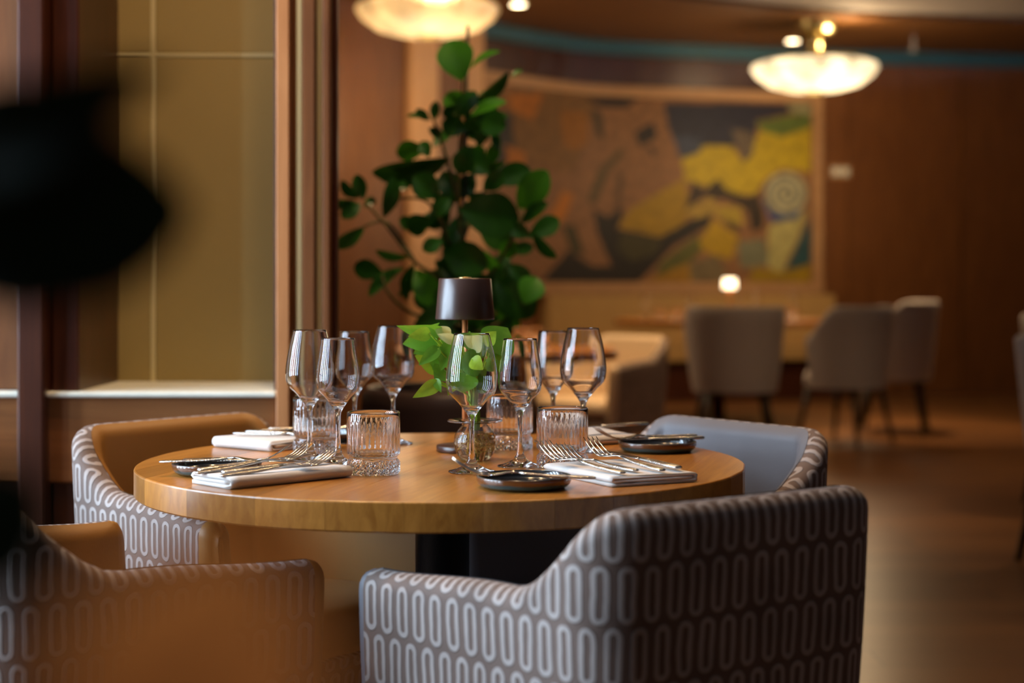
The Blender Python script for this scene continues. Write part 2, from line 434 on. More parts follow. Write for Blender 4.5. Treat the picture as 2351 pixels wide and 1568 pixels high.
# niche wall on the left with gold panels, brass strips, stone sill and wooden posts
NF, NB = 3.46, 3.84                        # front of the posts, face of the panels
def nx(px, d): return (px - 1175.5) * d / FPX
wn = struct(boxo('wall_niche', (XL, nx(690, NB + .25), NB + .03, NB + .25, 0, ZC), M_walld))
zmid = HC + (HOR - 126) * NB / FPX
xs = [XL, nx(-60, NB), nx(352, NB), nx(640, NB)]
g = 0.0055
for i in range(1, 3):
    x0, x1 = xs[i] + (g if i > 0 else 0), xs[i + 1] - g
    boxo('gold_panel', (x0, x1, NB, NB + .03, .80, zmid - g), M_gold, wn, 0.002)
    boxo('gold_panel', (x0, x1, NB, NB + .03, zmid + g, ZC), M_gold, wn, 0.002)
boxo('brass_strip', (xs[2] - g, xs[2] + g, NB - .002, NB + .02, .80, ZC), M_strip, wn)
boxo('brass_strip', (nx(180, NB), nx(632, NB), NB - .0015, NB + .02, zmid - g * .8, zmid + g * .8), M_strip, wn)
sill = boxo('sill', (XL, nx(632, NF), NF + .005, NB + .03, .788, .80), M_stone, wn, 0.003)
boxo('rail', (XL, nx(632, NF), NF + .02, NB + .03, .60, .788), M_rail, wn, 0.004)
boxo('lower_panel', (XL, nx(632, NF), NF + .05, NB + .03, 0, .60), M_walld, wn, 0.004)
# left post group
boxo('post', (nx(45, NF), nx(106, NF), NF - .02, NB + .03, 0, ZC), M_walld, wn, 0.005)
boxo('post', (nx(106, NF) + .002, nx(172, NF), NF + .03, NB + .03, 0, ZC), M_walld, wn, 0.005)
boxo('side_panel', (XL, nx(45, NF) - .004, NF + .06, NB + .03, .80, ZC), M_wall, wn, 0.004)
# right post group: stepped mouldings with two mirror-bright strips
for a, b_, yo, mt in ((620, 633, .05, M_walld), (633, 665, .0, M_trim), (665, 677, .025, M_wall), (677, 692, .015, M_strip),
                      (692, 722, .01, M_wall), (722, 738, .03, M_strip), (738, 756, .012, M_wall), (756, 769, .05, M_walld)):
    boxo('moulding', (nx(a, NF) + .0006, nx(b_, NF) - .0006, NF + yo, (NB + .1 if a < 630 else NF + .085), .0, ZC), mt, wn, 0.0025)

# far wall panelling left of the mural
for a, b_, of, mt in ((690, 928, .02, M_wall), (930, 992, .07, M_pil), (994, 1056, .03, M_wall), (1058, 1096, .07, M_pil)):
    wall_strip('panel', a, b_, 0.0, ZC - .02, 0.002, of, mt, 6, wall_back)
for a, b_ in ((1885, 1944), (1947, 2204), (2208, 2420)):
    wall_strip('panel', a, b_, 0.0, ZC - .14, 0.002, .02 if a > 1900 else .035, M_wall, 6, wall_back)
wall_strip('panel', 1098, 1883, 2.80, ZC - .14, .002, .02, M_walld, 12, wall_back)
wall_strip('panel', 1098, 1883, 0.0, .98, .002, .02, M_wall, 12, wall_back)

# ------------------------------------------------------------------ mural on the curved wall
def mural():
    t = empty('mural', (0, 0, 0))
    tag(t, 'wide framed mural with yellow, tan, navy and black abstract shapes', 'mural')
    S = 2351 / 900
    C = lambda pts: [(1100 + x / S, 150 + y / S) for x, y in pts]
    tan, yel, yel2 = (132, 92, 58), (176, 152, 20), (150, 118, 6)
    SH = [
        (C([(90, 150), (700, 170), (560, 640), (300, 640), (150, 420)]), (120, 84, 42)),
        (C([(150, 170), (370, 175), (300, 330), (170, 260)]), (168, 100, 20)),
        (C([(80, 300), (180, 280), (200, 600), (90, 640)]), (40, 36, 40)),
        (C([(140, 480), (250, 520), (260, 600), (150, 620)]), (168, 100, 16)),
        (C([(470, 270), (640, 290), (640, 460), (560, 520), (490, 470)]), (142, 90, 18)),
        (C([(620, 190), (960, 200), (860, 260), (700, 250)]), (34, 22, 20)),
        (C([(660, 260), (720, 280), (740, 460), (690, 400)]), (60, 48, 28)),
        (C([(920, 400), (1040, 340), (1060, 430), (960, 490)]), (34, 24, 22)),
        (C([(1000, 480), (1050, 500), (1040, 560)]), (48, 34, 28)),
        (C([(640, 820), (700, 640), (830, 500), (870, 520), (760, 640), (690, 830)]), (82, 66, 34)),
        (C([(820, 640), (860, 650), (840, 860), (800, 900)]), (88, 64, 40)),
        (C([(1200, 540), (1350, 470), (1500, 470), (1570, 580), (1680, 390), (1800, 430), (1980, 360), (1980, 640), (1800, 620), (1700, 690), (1650, 780), (1500, 770), (1400, 740), (1230, 690)]), yel),
        (C([(1100, 225), (1980, 235), (1850, 290), (1660, 330), (1640, 480), (1590, 580), (1530, 490), (1350, 480), (1200, 550), (1130, 380)]), (36, 36, 54)),
        (C([(1500, 380), (1640, 400), (1630, 540), (1570, 580)]), (98, 84, 70)),
        (C([(1150, 420), (1330, 440), (1320, 520), (1200, 560)]), (54, 62, 84)),
        (C([(1650, 340), (1980, 280), (1980, 370), (1800, 430), (1680, 390)]), (88, 104, 40)),
        (C([(1840, 210), (1980, 210), (1980, 300), (1850, 280)]), (134, 130, 96)),
        (C([(820, 970), (900, 860), (1230, 670), (1250, 900), (1180, 1000), (1080, 1030)]), yel2),
        (C([(1230, 860), (1400, 780), (1420, 900), (1280, 930)]), (158, 130, 50)),
        (C([(310, 930), (420, 880), (480, 760), (550, 770), (500, 910), (390, 990)]), (176, 106, 12)),
        (C([(670, 860), (760, 910), (860, 850), (820, 980), (1080, 1030), (1250, 930), (1390, 890), (1370, 960), (1150, 1090), (1050, 1200), (950, 1300), (350, 1300), (520, 1110), (650, 1200), (790, 1210), (700, 1020)]), (26, 16, 8)),
        (C([(840, 1000), (1080, 1040), (1060, 1130), (900, 1180), (820, 1100)]), (56, 50, 16)),
        (C([(480, 960), (560, 960), (620, 1140), (540, 1130)]), (60, 52, 20)),
        (C([(1050, 1280), (1080, 1180), (1300, 1020), (1330, 1100), (1230, 1200)]), (84, 84, 28)),
        (C([(980, 1300), (1250, 1180), (1260, 1300)]), (150, 110, 14)),
        (C([(1310, 1050), (1400, 920), (1550, 1030), (1500, 1170), (1330, 1110)]), (166, 134, 6)),
        (C([(1410, 840), (1560, 850), (1580, 960), (1440, 930)]), (160, 136, 40)),
        (C([(1270, 680), (1340, 750), (1420, 680), (1480, 750), (1600, 790), (1660, 760), (1700, 900), (1690, 980), (1630, 1000), (1600, 870), (1500, 810), (1330, 790), (1220, 880), (1260, 760)]), (44, 30, 14)),
        (C([(1470, 920), (1540, 960), (1560, 1010), (1490, 980)]), (52, 42, 20)),
        (C([(1540, 1060), (1700, 1040), (1740, 1200), (1560, 1210)]), (112, 112, 88)),
        (C([(1250, 1180), (1420, 1140), (1470, 1230), (1440, 1300), (1260, 1300)]), (112, 96, 66)),
        (C([(1730, 960), (1960, 870), (1890, 1080), (1800, 1250), (1720, 1210)]), (168, 158, 98)),
        (C([(1980, 900), (1980, 1200), (1820, 1250), (1900, 1080)]), (34, 72, 78)),
        (C([(1640, 1210), (1800, 1240), (1980, 1190), (1980, 1300), (1600, 1300)]), (146, 118, 10)),
        (C([(1680, 780), (1760, 900), (1900, 880), (1950, 820), (1900, 920), (1740, 940)]), (44, 66, 122)),
    ]
    def inside(poly, x, y):
        c = False; j = len(poly) - 1
        for i in range(len(poly)):
            xi, yi = poly[i]; xj, yj = poly[j]
            if (yi > y) != (yj > y) and x < (xj - xi) * (y - yi) / (yj - yi) + xi: c = not c
            j = i
        return c
    def colour(x, y):
        c = tan
        for poly, k in SH:
            if inside(poly, x, y): c = k
        cx, cyy = 1100 + 1830 / S, 150 + 770 / S
        r = math.hypot(x - cx, (y - cyy))
        if r < 50:
            a = math.atan2(y - cyy, x - cx)
            c = (176, 166, 128) if math.sin(r * 0.33 + a) > -0.25 else (92, 104, 98)
        n = noise.noise(Vector((x * .06, y * .06, 0)))
        return tuple(max(0, v * (1 + .18 * n)) for v in c)
    NX, NY = 200, 110
    z0, z1 = 1.04, 2.70
    vs, fs, cols = [], [], []
    for i in range(NX + 1):
        px = 1105 + (1860 - 1105) * i / NX
        k, p = wall_at_px(px); nr = wall_nrm(k); q = p + nr * .035; d = q.y
        for j in range(NY + 1):
            z = z0 + (z1 - z0) * j / NY
            vs.append((q.x, q.y, z)); cols.append(colour(px, HOR - (z - HC) * FPX / d))
    for i in range(NX):
        for j in range(NY):
            a = i * (NY + 1) + j; fs.append((a, a + NY + 1, a + NY + 2, a + 1))
    o = mesh('painting', vs, fs, None, t)
    ca = o.data.color_attributes.new('paint', 'FLOAT_COLOR', 'POINT')
    ca.data.foreach_set('color', [q for c in cols for q in srgb(*c)])
    m, nt, b = newmat('mural_paint'); at = nd(nt, 'ShaderNodeAttribute'); at.attribute_name = 'paint'
    nt.links.new(at.outputs['Color'], b.inputs['Base Color']); b.inputs['Roughness'].default_value = 0.6
    o.data.materials.append(m)
    wall_strip('backing', 1103, 1862, z0, z1, .004, .027, M_walld, 20, t)
    wall_strip('frame_rail', 1098, 1882, z1, z1 + .09, .004, .075, M_frame, 24, t)
    wall_strip('frame_rail', 1098, 1882, z0 - .10, z0, .004, .10, M_frame, 24, t)
    wall_strip('frame_stile', 1861, 1882, z0, z1, .004, .075, M_frame, 2, t)
    wall_strip('frame_stile', 1098, 1108, z0, z1, .004, .075, M_frame, 2, t)
mural()
# switch plate, sprinkler, downlights
i_, p_ = wall_at_px(1925); n_ = wall_nrm(i_)
sw = empty('wall_plate', (p_.x + n_.x * .04, p_.y + n_.y * .04, HC + 255 * p_.y / FPX), math.atan2(n_.y, n_.x) + math.pi / 2)
tag(sw, 'small pale switch plate on the wood right of the mural', 'switch')
boxo('plate', (-.10, .10, -.012, 0, -.06, .06), M_frame, sw, .003)
for k in (-1, 1): boxo('rocker', (k * .045 - .035, k * .045 + .035, -.018, -.010, -.035, .035), M_stone, sw, .003)
tag(empty('ceiling_sprinkler', (0, 0, 0)), 'small grey sprinkler head hanging from the brown ceiling', 'sprinkler')
spk = bpy.data.objects['ceiling_sprinkler']; spk.location = (nx(2098, 14.0), 14.0, ZC - .13)
mb = MB(); mb.tube([(0, 0, 0.02), (0, 0, .13)], .012, 10); mb.build('pipe', M_gray, spk)
mb = MB(); mb.lathe([(0, 0), (.03, 0), (.03, .006), (.012, .03), (0, .03)], 16); mb.build('deflector', M_gray, spk)
M_down = emit('downlight_glow', (1.0, .80, .50, 1), 14.0)
for (px, d, lab) in ((1190, 12.3, 'small round ceiling downlight left of the mural, at the top edge'), (1820, 14.15, 'small round ceiling downlight beside the bowl lamp stem')):
    dl = empty('downlight', (nx(px, d), d, ZC - .02)); tag(dl, lab, 'downlight', 'ceiling downlights')
    mb = MB(); mb.lathe([(.055, -.002), (.07, -.002), (.075, .004), (.075, .02), (.055, .02), (.055, -.002)], 24); mb.build('rim', M_brass, dl)
    mb = MB(); mb.lathe([(0, 0), (.055, 0), (.055, .012), (0, .012)], 24); mb.build('lens', M_down, dl)

# ------------------------------------------------------------------ bowl ceiling lamps
def bowl_lamp(px, d, ybot, wpx, label, strength, col, watt):
    Rr = wpx * d / FPX / 2
    zb = HC + (HOR - ybot) * d / FPX
    t = empty('ceiling_lamp', (nx(px, d), d, zb)); tag(t, label, 'lamp', 'ribbed glass bowl ceiling lamps')
    h = Rr * .50
    ribs = 40
    m, nt, b = newmat('bowl_glow')
    b.inputs['Base Color'].default_value = (.9, .8, .6, 1); b.inputs['Roughness'].default_value = .2
    tc = nd(nt, 'ShaderNodeTexCoord'); vo = nd(nt, 'ShaderNodeTexNoise'); vo.inputs['Scale'].default_value = 5.5; vo.inputs['Detail'].default_value = 1
    nt.links.new(tc.outputs['Object'], vo.inputs['Vector'])
    mr = nd(nt, 'ShaderNodeMapRange'); mr.inputs[1].default_value = .38; mr.inputs[2].default_value = .66
    mr.inputs[3].default_value = strength * .5; mr.inputs[4].default_value = strength * 1.6
    nt.links.new(vo.outputs['Fac'], mr.inputs[0]); nt.links.new(mr.outputs[0], b.inputs['Emission Strength'])
    b.inputs['Emission Color'].default_value = col
    prof = [(0, 0.02), (Rr * .22, .02), (Rr * .42, .03), (Rr * .72, h * .28), (Rr * .92, h * .58), (Rr, h * .82), (Rr * .97, h * .94), (Rr * .85, h)]
    mb = MB(); mb.lathe(prof, 160, lambda k, a: 1 + (.018 * math.cos(a * ribs) if k > 1 else 0)); mb.build('bowl', m, t)
    mb = MB(); mb.lathe([(0, 0), (Rr * .10, .0), (Rr * .16, .012), (Rr * .16, .024), (0, .024)], 24); mb.build('finial', M_brass, t)
    mb = MB(); mb.lathe([(0, h - .01), (Rr * .86, h - .01), (Rr * .86, h + .02), (Rr * .3, h + .05), (0, h + .05)], 48); mb.build('cover_plate', M_brass, t)
    top = ZC - zb
    mb = MB(); mb.tube([(0, 0, h), (0, 0, top - .02)], Rr * .13, 24); mb.build('stem', M_brass, t)
    mb = MB(); mb.lathe([(0, top - .12), (Rr * .2, top - .12), (Rr * .3, top - .10), (Rr * .34, top - .02), (Rr * .34, top), (0, top)], 32); mb.build('canopy', M_brass, t)
    L = bpy.data.lights.new('bowl_light', 'POINT'); L.energy = watt; L.color = (1, .74, .44); L.shadow_soft_size = Rr
    lo = bpy.data.objects.new('bowl_light', L); link(lo, t); lo.location = (0, 0, -Rr * .55 - .25)
    L = bpy.data.lights.new('bowl_uplight', 'POINT'); L.energy = watt * .35; L.color = (1, .72, .40); L.shadow_soft_size = .05
    lo = bpy.data.objects.new('bowl_uplight', L); link(lo, t); lo.location = (Rr * .55, -Rr * .3, h + .12)
    return t
bowl_lamp(1870, 13.2, 216, 285, 'ribbed glass bowl lamp on a brass stem above the mural corner', 1.25, (1.0, .76, .44, 1), 45)
bowl_lamp(982, 11.4, 90, 325, 'ribbed glass bowl lamp above the tall green plant', 0.75, (1.0, .56, .20, 1), 34)

# warm ceiling spots outside the frame; several are added to brighten dim areas
def spot(x, y, watt, size=100, blend=.8, col=(1, .62, .30), lab=None):
    dl = empty('unseen_spot', (x, y, ZC)); tag(dl, lab or 'unseen ceiling spot above the dining area', 'downlight', 'recessed spots over the tables')
    mb = MB(); mb.lathe([(.05, -.004), (.065, -.004), (.07, .0), (.07, .04), (.05, .04), (.05, -.004)], 24); mb.build('rim', M_brass, dl)
    mb = MB(); mb.lathe([(0, .02), (.05, .02), (.05, .03), (0, .03)], 24); mb.build('lens', M_down, dl)
    L = bpy.data.lights.new('spot_light', 'SPOT'); L.energy = watt; L.color = col; L.spot_size = math.radians(size); L.spot_blend = blend; L.shadow_soft_size = .06
    lo = bpy.data.objects.new('spot_light', L); link(lo, dl); lo.location = (0, 0, -.02)
for x, y, wt_, sz, lb_ in ((.35, 3.9, 90, 100, 'recessed ceiling spot behind the front dining table'), (-.3, 2.75, 55, 90, 'recessed ceiling spot right above the front dining table'), (2.75, 11.35, 260, 50, 'recessed ceiling spot above the grey tub chairs'),
                         (.35, 7.4, 300, 70, 'added unseen spot above the second round table, brightening the cream armchair'), (-.5, 10.8, 60, 110, 'recessed ceiling spot near the left bowl lamp'), (-.8, 3.0, 75, 125, 'added unseen spot brightening the gold wall niche'), (-1.9, 3.05, 40, 125, 'recessed ceiling spot near the last window'), (1.5, 11.6, 260, 90, 'added unseen spot brightening the large round table'), (1.9, 8.3, 70, 90, 'recessed ceiling spot in front of the large round table'), (3.3, 7.2, 85, 110, 'added unseen spot brightening the open floor'), (3.9, 11.6, 22, 110, 'added unseen spot brightening the dark right wall')):
    spot(x, y, wt_, sz, lab=lb_)

# ------------------------------------------------------------------ dining table
TC = Vector((-.116, 2.657, 0)); TR = .5; TH = .043
table = empty('dining_table', (TC.x, TC.y, 0)); tag(table, 'round oak table laid for four in front, on a black pedestal', 'table')
top = empty('table_top', (0, 0, 0)); top.parent = table
ang = math.radians(15)                       # staves run away from the camera, leaning right
dv = Vector((math.sin(ang), math.cos(ang))); nv = Vector((math.cos(ang), -math.sin(ang)))
bounds = [-.5, -.43, -.366, -.25, -.12, -.01, .1, .2018, .29, .36, .4155, .5]
for a, b_ in zip(bounds[:-1], bounds[1:]):
    poly = []
    K = 10
    aa, bb = a + .00015, b_ - .00015
    ns = [aa + (bb - aa) * i / K for i in range(K + 1)]
    for n in ns: poly.append(dv * math.sqrt(max(0, TR * TR - n * n)) + nv * n)
    for n in reversed(ns): poly.append(-dv * math.sqrt(max(0, TR * TR - n * n)) + nv * n)
    vs = []; k = len(poly)
    for z, s in ((TZ - TH, .995), (TZ - TH + .0025, 1), (TZ - .003, 1), (TZ - .001, .9985), (TZ, .995)):
        vs += [(p.x * s, p.y * s, z) for p in poly]
    fs = [tuple(range(k)), tuple(4 * k + i for i in reversed(range(k)))]
    for r in range(4):
        for i in range(k):
            j = (i + 1) % k
            fs.append((r * k + j, r * k + i, r * k + k + i, r * k + k + j))
    mesh('stave', vs, fs, M_oak, top, smooth=False)
mb = MB(); mb.lathe([(0, .012), (.045, .012), (.045, TZ - TH - .012), (.13, TZ - TH - .012), (.13, TZ - TH - .001), (0, TZ - TH - .001)], 40); mb.build('pedestal', M_black, table, smooth=False)
for p in bpy.data.objects['pedestal'].data.polygons: p.use_smooth = abs(p.normal.z) < .5
mb = MB(); mb.lathe([(0, 0), (.25, 0), (.25, .008), (.24, .012), (0, .012)], 48); mb.build('base_plate', M_black, table, smooth=False)

# ------------------------------------------------------------------ armchairs
def chair_meshes():
    wb, wf, L, rc, th = .235, .290, .45, .085, .052
    pts = []
    def fillet(c, p, q, r, n):
        a = (p - c).normalized(); b = (q - c).normalized()
        h = math.acos(max(-1, min(1, a.dot(b)))) / 2
        t = r / math.tan(h); o = c + (a + b).normalized() * (r / math.sin(h))
        s = c + a * t; e = c + b * t
        a0 = math.atan2(s.y - o.y, s.x - o.x); a1 = math.atan2(e.y - o.y, e.x - o.x)
        while a1 - a0 > math.pi: a1 -= 2 * math.pi
        while a1 - a0 < -math.pi: a1 += 2 * math.pi
        return [o + Vector((math.cos(a0 + (a1 - a0) * i / n), math.sin(a0 + (a1 - a0) * i / n))) * r for i in range(n + 1)]
    A, B, Cc, D = Vector((-wf, L)), Vector((-wb, 0)), Vector((wb, 0)), Vector((wf, L))
    f1 = fillet(B, A, Cc, rc, 10); f2 = fillet(Cc, B, D, rc, 10)
    pts = [A.lerp(f1[0], i / 14) for i in range(14)] + f1 + [f1[-1].lerp(f2[0], i / 12) for i in range(1, 12)] + f2 + [f2[-1].lerp(D, i / 14) for i in range(1, 15)]
    k = len(pts); arc = [0]
    for i in range(1, k): arc.append(arc[-1] + (pts[i] - pts[i - 1]).length)
    nrm = []
    for i in range(k):
        t = (pts[min(i + 1, k - 1)] - pts[max(i - 1, 0)]).normalized(); nrm.append(Vector((-t.y, t.x)) * -1)
    # outward normals
    cen = Vector((0, .2))
    nrm = [n if n.dot(p - cen) > 0 else -n for n, p in zip(nrm, pts)]
    def H(y): return .775 - .112 * smooth_step(-.01, .175, y) - .016 * smooth_step(.2, L, y)
    ov, of, ouv = [], [], []; iv, if_ = [], []
    NO, NR = 9, 5
    for i in range(k):
        h = H(pts[i].y); r = th / 2
        def at(inw, z): 
            tp = (0.775 - z) * .075
            return pts[i] - nrm[i] * (inw + tp)
        prof_o = []
        for j in range(NO):
            z = .30 + (h - r - .30) * j / (NO - 1)
            bul = .006 * math.sin(math.pi * j / (NO - 1))
            prof_o.append((-bul, z))
        for j in range(1, NR + 1):
            a = math.pi * .62 * j / NR
            prof_o.append((r - r * math.cos(a), h - r + r * math.sin(a)))
        prof_i = []
        for j in range(NR + 1):
            a = math.pi * (.62 + .38 * j / NR)
            prof_i.append((r - r * math.cos(a), h - r + r * math.sin(a) + (.0015 if j == 0 else 0)))
        for j in range(1, 6):
            z = h - r + (.40 - h + r) * j / 5
            prof_i.append((th, z))
        vl = 0; last = None
        for (w_, z) in prof_o:
            q = at(w_, z); v = Vector((q.x, q.y, z)); ov.append(v)
            if last is not None: vl += (v - last).length
            last = v; ouv.append((arc[i], .02 + vl))
        for (w_, z) in prof_i:
            q = at(w_, z); iv.append(Vector((q.x, q.y, z)))
    no = NO + NR; ni = NR + 6
    # anchor the pattern to the floor, not to the swooping edge: v runs up from the bottom
    for i in range(k - 1):
        for j in range(no - 1):
            of.append((i * no + j, (i + 1) * no + j, (i + 1) * no + j + 1, i * no + j + 1))
        for j in range(ni - 1):
            if_.append((i * ni + j, (i + 1) * ni + j, (i + 1) * ni + j + 1, i * ni + j + 1))
    # rounded leather arm fronts
    for i, sgn in ((0, 1), (k - 1, -1)):
        t = (pts[0] - pts[1]).normalized() if i == 0 else (pts[-1] - pts[-2]).normalized()
        ring = [ov[i * no + j] for j in range(no)] + [iv[i * ni + j] for j in range(ni)]
        mid = [(ring[j] + ring[-1 - min(j, ni - 1)]) / 2 for j in range(len(ring))]
        c = Vector((0, 0, 0))
        for p in ring: c += p
        c /= len(ring)
        b0 = len(iv); n = len(ring)
        base_c = pts[i] - nrm[i] * (th / 2)
        for lev, (sc_, ad) in enumerate(((1, 0), (.97, .006), (.86, .014), (.6, .021), (.2, .024))):
            for p in ring:
                tpz = (0.775 - p.z) * .075
                cc = base_c - nrm[i] * tpz
                q = Vector((cc.x, cc.y)) + (Vector((p.x, p.y)) - Vector((cc.x, cc.y))) * sc_ + t * ad
                topz = H(L)
                iv.append(Vector((q.x, q.y, p.z - (1 - sc_) * .03 * smooth_step(topz - .12, topz, p.z))))
        for lev in range(4):
            for j in range(n - 1):
                f = (b0 + lev * n + j, b0 + lev * n + j + 1, b0 + lev * n + n + j + 1, b0 + lev * n + n + j)
                if_.append(f if sgn > 0 else tuple(reversed(f)))
        if_.append(tuple(b0 + 4 * n + j for j in range(n)))
    # inner outline for the seat
    inner = [pts[i] - nrm[i] * (th + .03) for i in range(k)]
    return ov, of, ouv, iv, if_, inner
_cm = chair_meshes()
def slab(poly, rings):
    vs, fs = [], []; k = len(poly)
    c = sum(poly, Vector((0, 0))) / k
    for z, inset in rings:
        for p in poly:
            d = p - c; q = c + d * (1 - inset / d.length)
            vs.append((q.x, q.y, z))
    fs.append(tuple(reversed(range(k)))); n = len(rings)
    fs.append(tuple((n - 1) * k + i for i in range(k)))
    for r in range(n - 1):
        for i in range(k):
            j = (i + 1) % k; fs.append((r * k + i, r * k + j, r * k + k + j, r * k + k + i))
    return vs, fs
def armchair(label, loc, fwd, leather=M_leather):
    ov, of, ouv, iv, if_, inner = _cm
    t = empty('armchair', (loc[0], loc[1], 0), math.atan2(-fwd[0], fwd[1]))
    t.scale = (1.03, 1.03, 1.0)
    tag(t, label, 'chair', 'armchairs with looped velvet backs')
    mesh('outer_shell', ov, of, M_fabric, t, uvs=ouv)
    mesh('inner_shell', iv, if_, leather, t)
    poly = [Vector((p.x * .985, p.y)) for p in inner] + [Vector((.22, .49)), Vector((.12, .51)), Vector((-.12, .51)), Vector((-.22, .49))]
    vs, fs = slab(poly, [(.385, .02), (.39, .004), (.405, 0), (.445, 0), (.462, .008), (.470, .03), (.474, .09)])
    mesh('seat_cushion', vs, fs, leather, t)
    vs, fs = slab(poly, [(.29, .03), (.295, .02), (.38, .012), (.384, .02)])
    mesh('seat_base', vs, fs, M_fabric, t, uvs=[(v[0] + v[1], v[2]) for v in vs])
    for sx, y in ((-.2, .07), (.2, .07), (-.22, .42), (.22, .42)):
        mb = MB(); mb.tube([(sx, y, .30), (sx * 1.06, y + (.02 if y > .2 else -.02), 0)], [.019, .012], 12); mb.build('leg', M_legs, t)
    return t
armchair('armchair at the left, smooth inner back tinted with warm lamplight, facing the table', (-.685, 3.12), (.77, -.64))
armchair('armchair at the right behind the table, smooth inner back tinted with grey daylight', (.4525, 3.05), (-.80, -.60), M_leather_cool)
armchair('armchair in the right foreground, looped velvet back turned to the viewer', (.300, 1.945), (-.574, .82), M_leather_cool)
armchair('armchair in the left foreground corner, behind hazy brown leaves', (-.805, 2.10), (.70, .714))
armchair('cream-lined armchair at the second round table, beyond the wine glasses', (.64, 8.1), (-.72, -.70), plain('cream_leather', srgb(226, 206, 178), .5, bump=.1))

# tub chairs at the far table
def tub_chair(label, loc, fwd, Hh=.88, col=M_gray):
    t = empty('tub_chair', (loc[0], loc[1], 0), math.atan2(-fwd[0], fwd[1])); tag(t, label, 'chair', 'grey tub chairs')
    n = 40; vo, fo = [], []
    rows = 8
    for i in range(n + 1):
        a = math.radians(-205 + 230 * i / n)          # open toward +Y
        yy = math.sin(a)
        h = Hh - .20 * smooth_step(-.35, .42, yy)
        for j in range(rows + 1):
            z = .36 + (h - .36) * j / rows
            rr = .255 + .055 * (j / rows) ** .8
            vo.append((rr * math.cos(a) * 1.02, rr * yy + .26, z))
        for j, (dr, dz) in enumerate(((-.012, .014), (-.035, .012), (-.046, -.01))):
            rr = .31 + dr; vo.append((rr * math.cos(a) * 1.02, rr * yy + .26, h + dz))
        for j in range(1, 5):
            z = h - .01 + (.44 - h) * j / 4
            rr = .264 - .03 * j / 4; vo.append((rr * math.cos(a) * 1.02, rr * yy + .26, z))
    k = rows + 1 + 3 + 4
    for i in range(n):
        for j in range(k - 1): fo.append((i * k + j, (i + 1) * k + j, (i + 1) * k + j + 1, i * k + j + 1))
    fo.append(tuple(reversed(range(k)))); fo.append(tuple(n * k + j for j in range(k)))
    mesh('shell', vo, fo, col, t)
    mb = MB(); mb.lathe([(0, .36), (.24, .36), (.255, .37), (.25, .44), (.23, .47), (.16, .48), (0, .48)], 40, center=(0, .27, 0)); mb.build('seat', col, t)
    for sx, sy in ((-.17, .1), (.17, .1), (-.18, .42), (.18, .42)):
        mb = MB(); mb.tube([(sx, sy, .37), (sx * 1.35, sy + (.06 if sy > .3 else -.06), 0)], [.022, .013], 10); mb.build('leg', M_legs, t)
tub_chair('grey tub chair with its back square to the viewer at the far table', (1.385, 9.75), (.04, 1))
tub_chair('middle grey tub chair at the far table, turned left', (2.36, 10.2), (-.75, .66), .875)
tub_chair('rightmost grey tub chair at the far table, beside the dark wall', (2.92, 11.1), (-.95, .3), .90)
tub_chair('pale tub chair cut by the right edge of the picture', (1.885, 5.75), (1, .12), .83)
tub_chair('grey tub chair beyond the pale one at the right edge', (2.40, 7.3), (1, .1), .88)

# ------------------------------------------------------------------ far tables and banquette
def far_table(name, label, x, y, Rr, z):
    t = empty(name, (x, y, 0)); tag(t, label, 'table')
    mb = MB(); mb.lathe([(0, z - .045), (Rr - .003, z - .045), (Rr, z - .042), (Rr, z - .003), (Rr - .004, z), (0, z)], 72); mb.build('table_top', M_oak, t, smooth=False)
    mb = MB(); mb.lathe([(0, .012), (.05, .012), (.05, z - .06), (.14, z - .05), (.14, z - .045), (0, z - .045)], 32); mb.build('pedestal', M_walld, t)
    mb = MB(); mb.lathe([(0, 0), (.28, 0), (.28, .01), (0, .012)], 40); mb.build('base_plate', M_walld, t)
far_table('round_table', 'second round oak table beyond the plant', -.02, 7.25, .5, .74)
far_table('round_table', 'large round table below the mural, with grey tub chairs', 1.55, 12.0, .78, .765)
bq = empty('banquette', (0, 0, 0)); tag(bq, 'tan banquette bench along the wall under the mural', 'bench')
M_bq = plain('banquette_tan', srgb(188, 150, 92), .55, var=.05)
wall_strip('seat', 1235, 1905, .36, .48, .03, .50, M_bq, 16, bq)
wall_strip('plinth', 1240, 1900, 0, .355, .05, .42, M_walld, 16, bq)
wall_strip('backrest', 1235, 1905, .485, .93, .03, .10, M_bq, 16, bq)

# ------------------------------------------------------------------ glassware
def wine_mesh(name, H, rmax, rrim, zb):
    """closed glass solid: foot, stem, bowl with thin wall"""
    t = .0011
    out = [(0, 0), (.030, 0), (.0365, .0006), (.037, .0014), (.0355, .0024), (.024, .0052), (.012, .011), (.0068, .019), (.0045, .030), (.0037, .045), (.0036, .065), (.0042, zb - .012), (.0062, zb - .004), (.0105, zb + .003)]
    hb = H - zb
    ctrl = [(.0105, zb + .003), (rmax * .58, zb + hb * .15), (rmax * .90, zb + hb * .255), (rmax, zb + hb * .40), (rmax * .975, zb + hb * .54), (rmax * .86, zb + hb * .77), (rrim, H)]
    sp = spline([(a, b, 0) for a, b in ctrl], 6)
    bowl = [(p.x, p.y) for p in sp]
    prof = out + bowl[1:]
    inner = []
    m = len(bowl)
    for i in range(m - 1, 2, -1):
        a = bowl[max(i - 1, 0)]; b = bowl[min(i + 1, m - 1)]
        tx, tz = b[0] - a[0], b[1] - a[1]; l = math.hypot(tx, tz)
        inner.append((bowl[i][0] - tz / l * t, bowl[i][1] + tx / l * t))
    prof += [(rrim - .0003, H + .0004)]
    prof += inner
    prof += [(inner[-1][0] * .6, inner[-1][1] - .0025), (inner[-1][0] * .25, inner[-1][1] - .0033), (0, inner[-1][1] - .0034)]
    mb = MB(); mb.lathe(prof, 64); o = mb.build(name, M_glass)
    return o
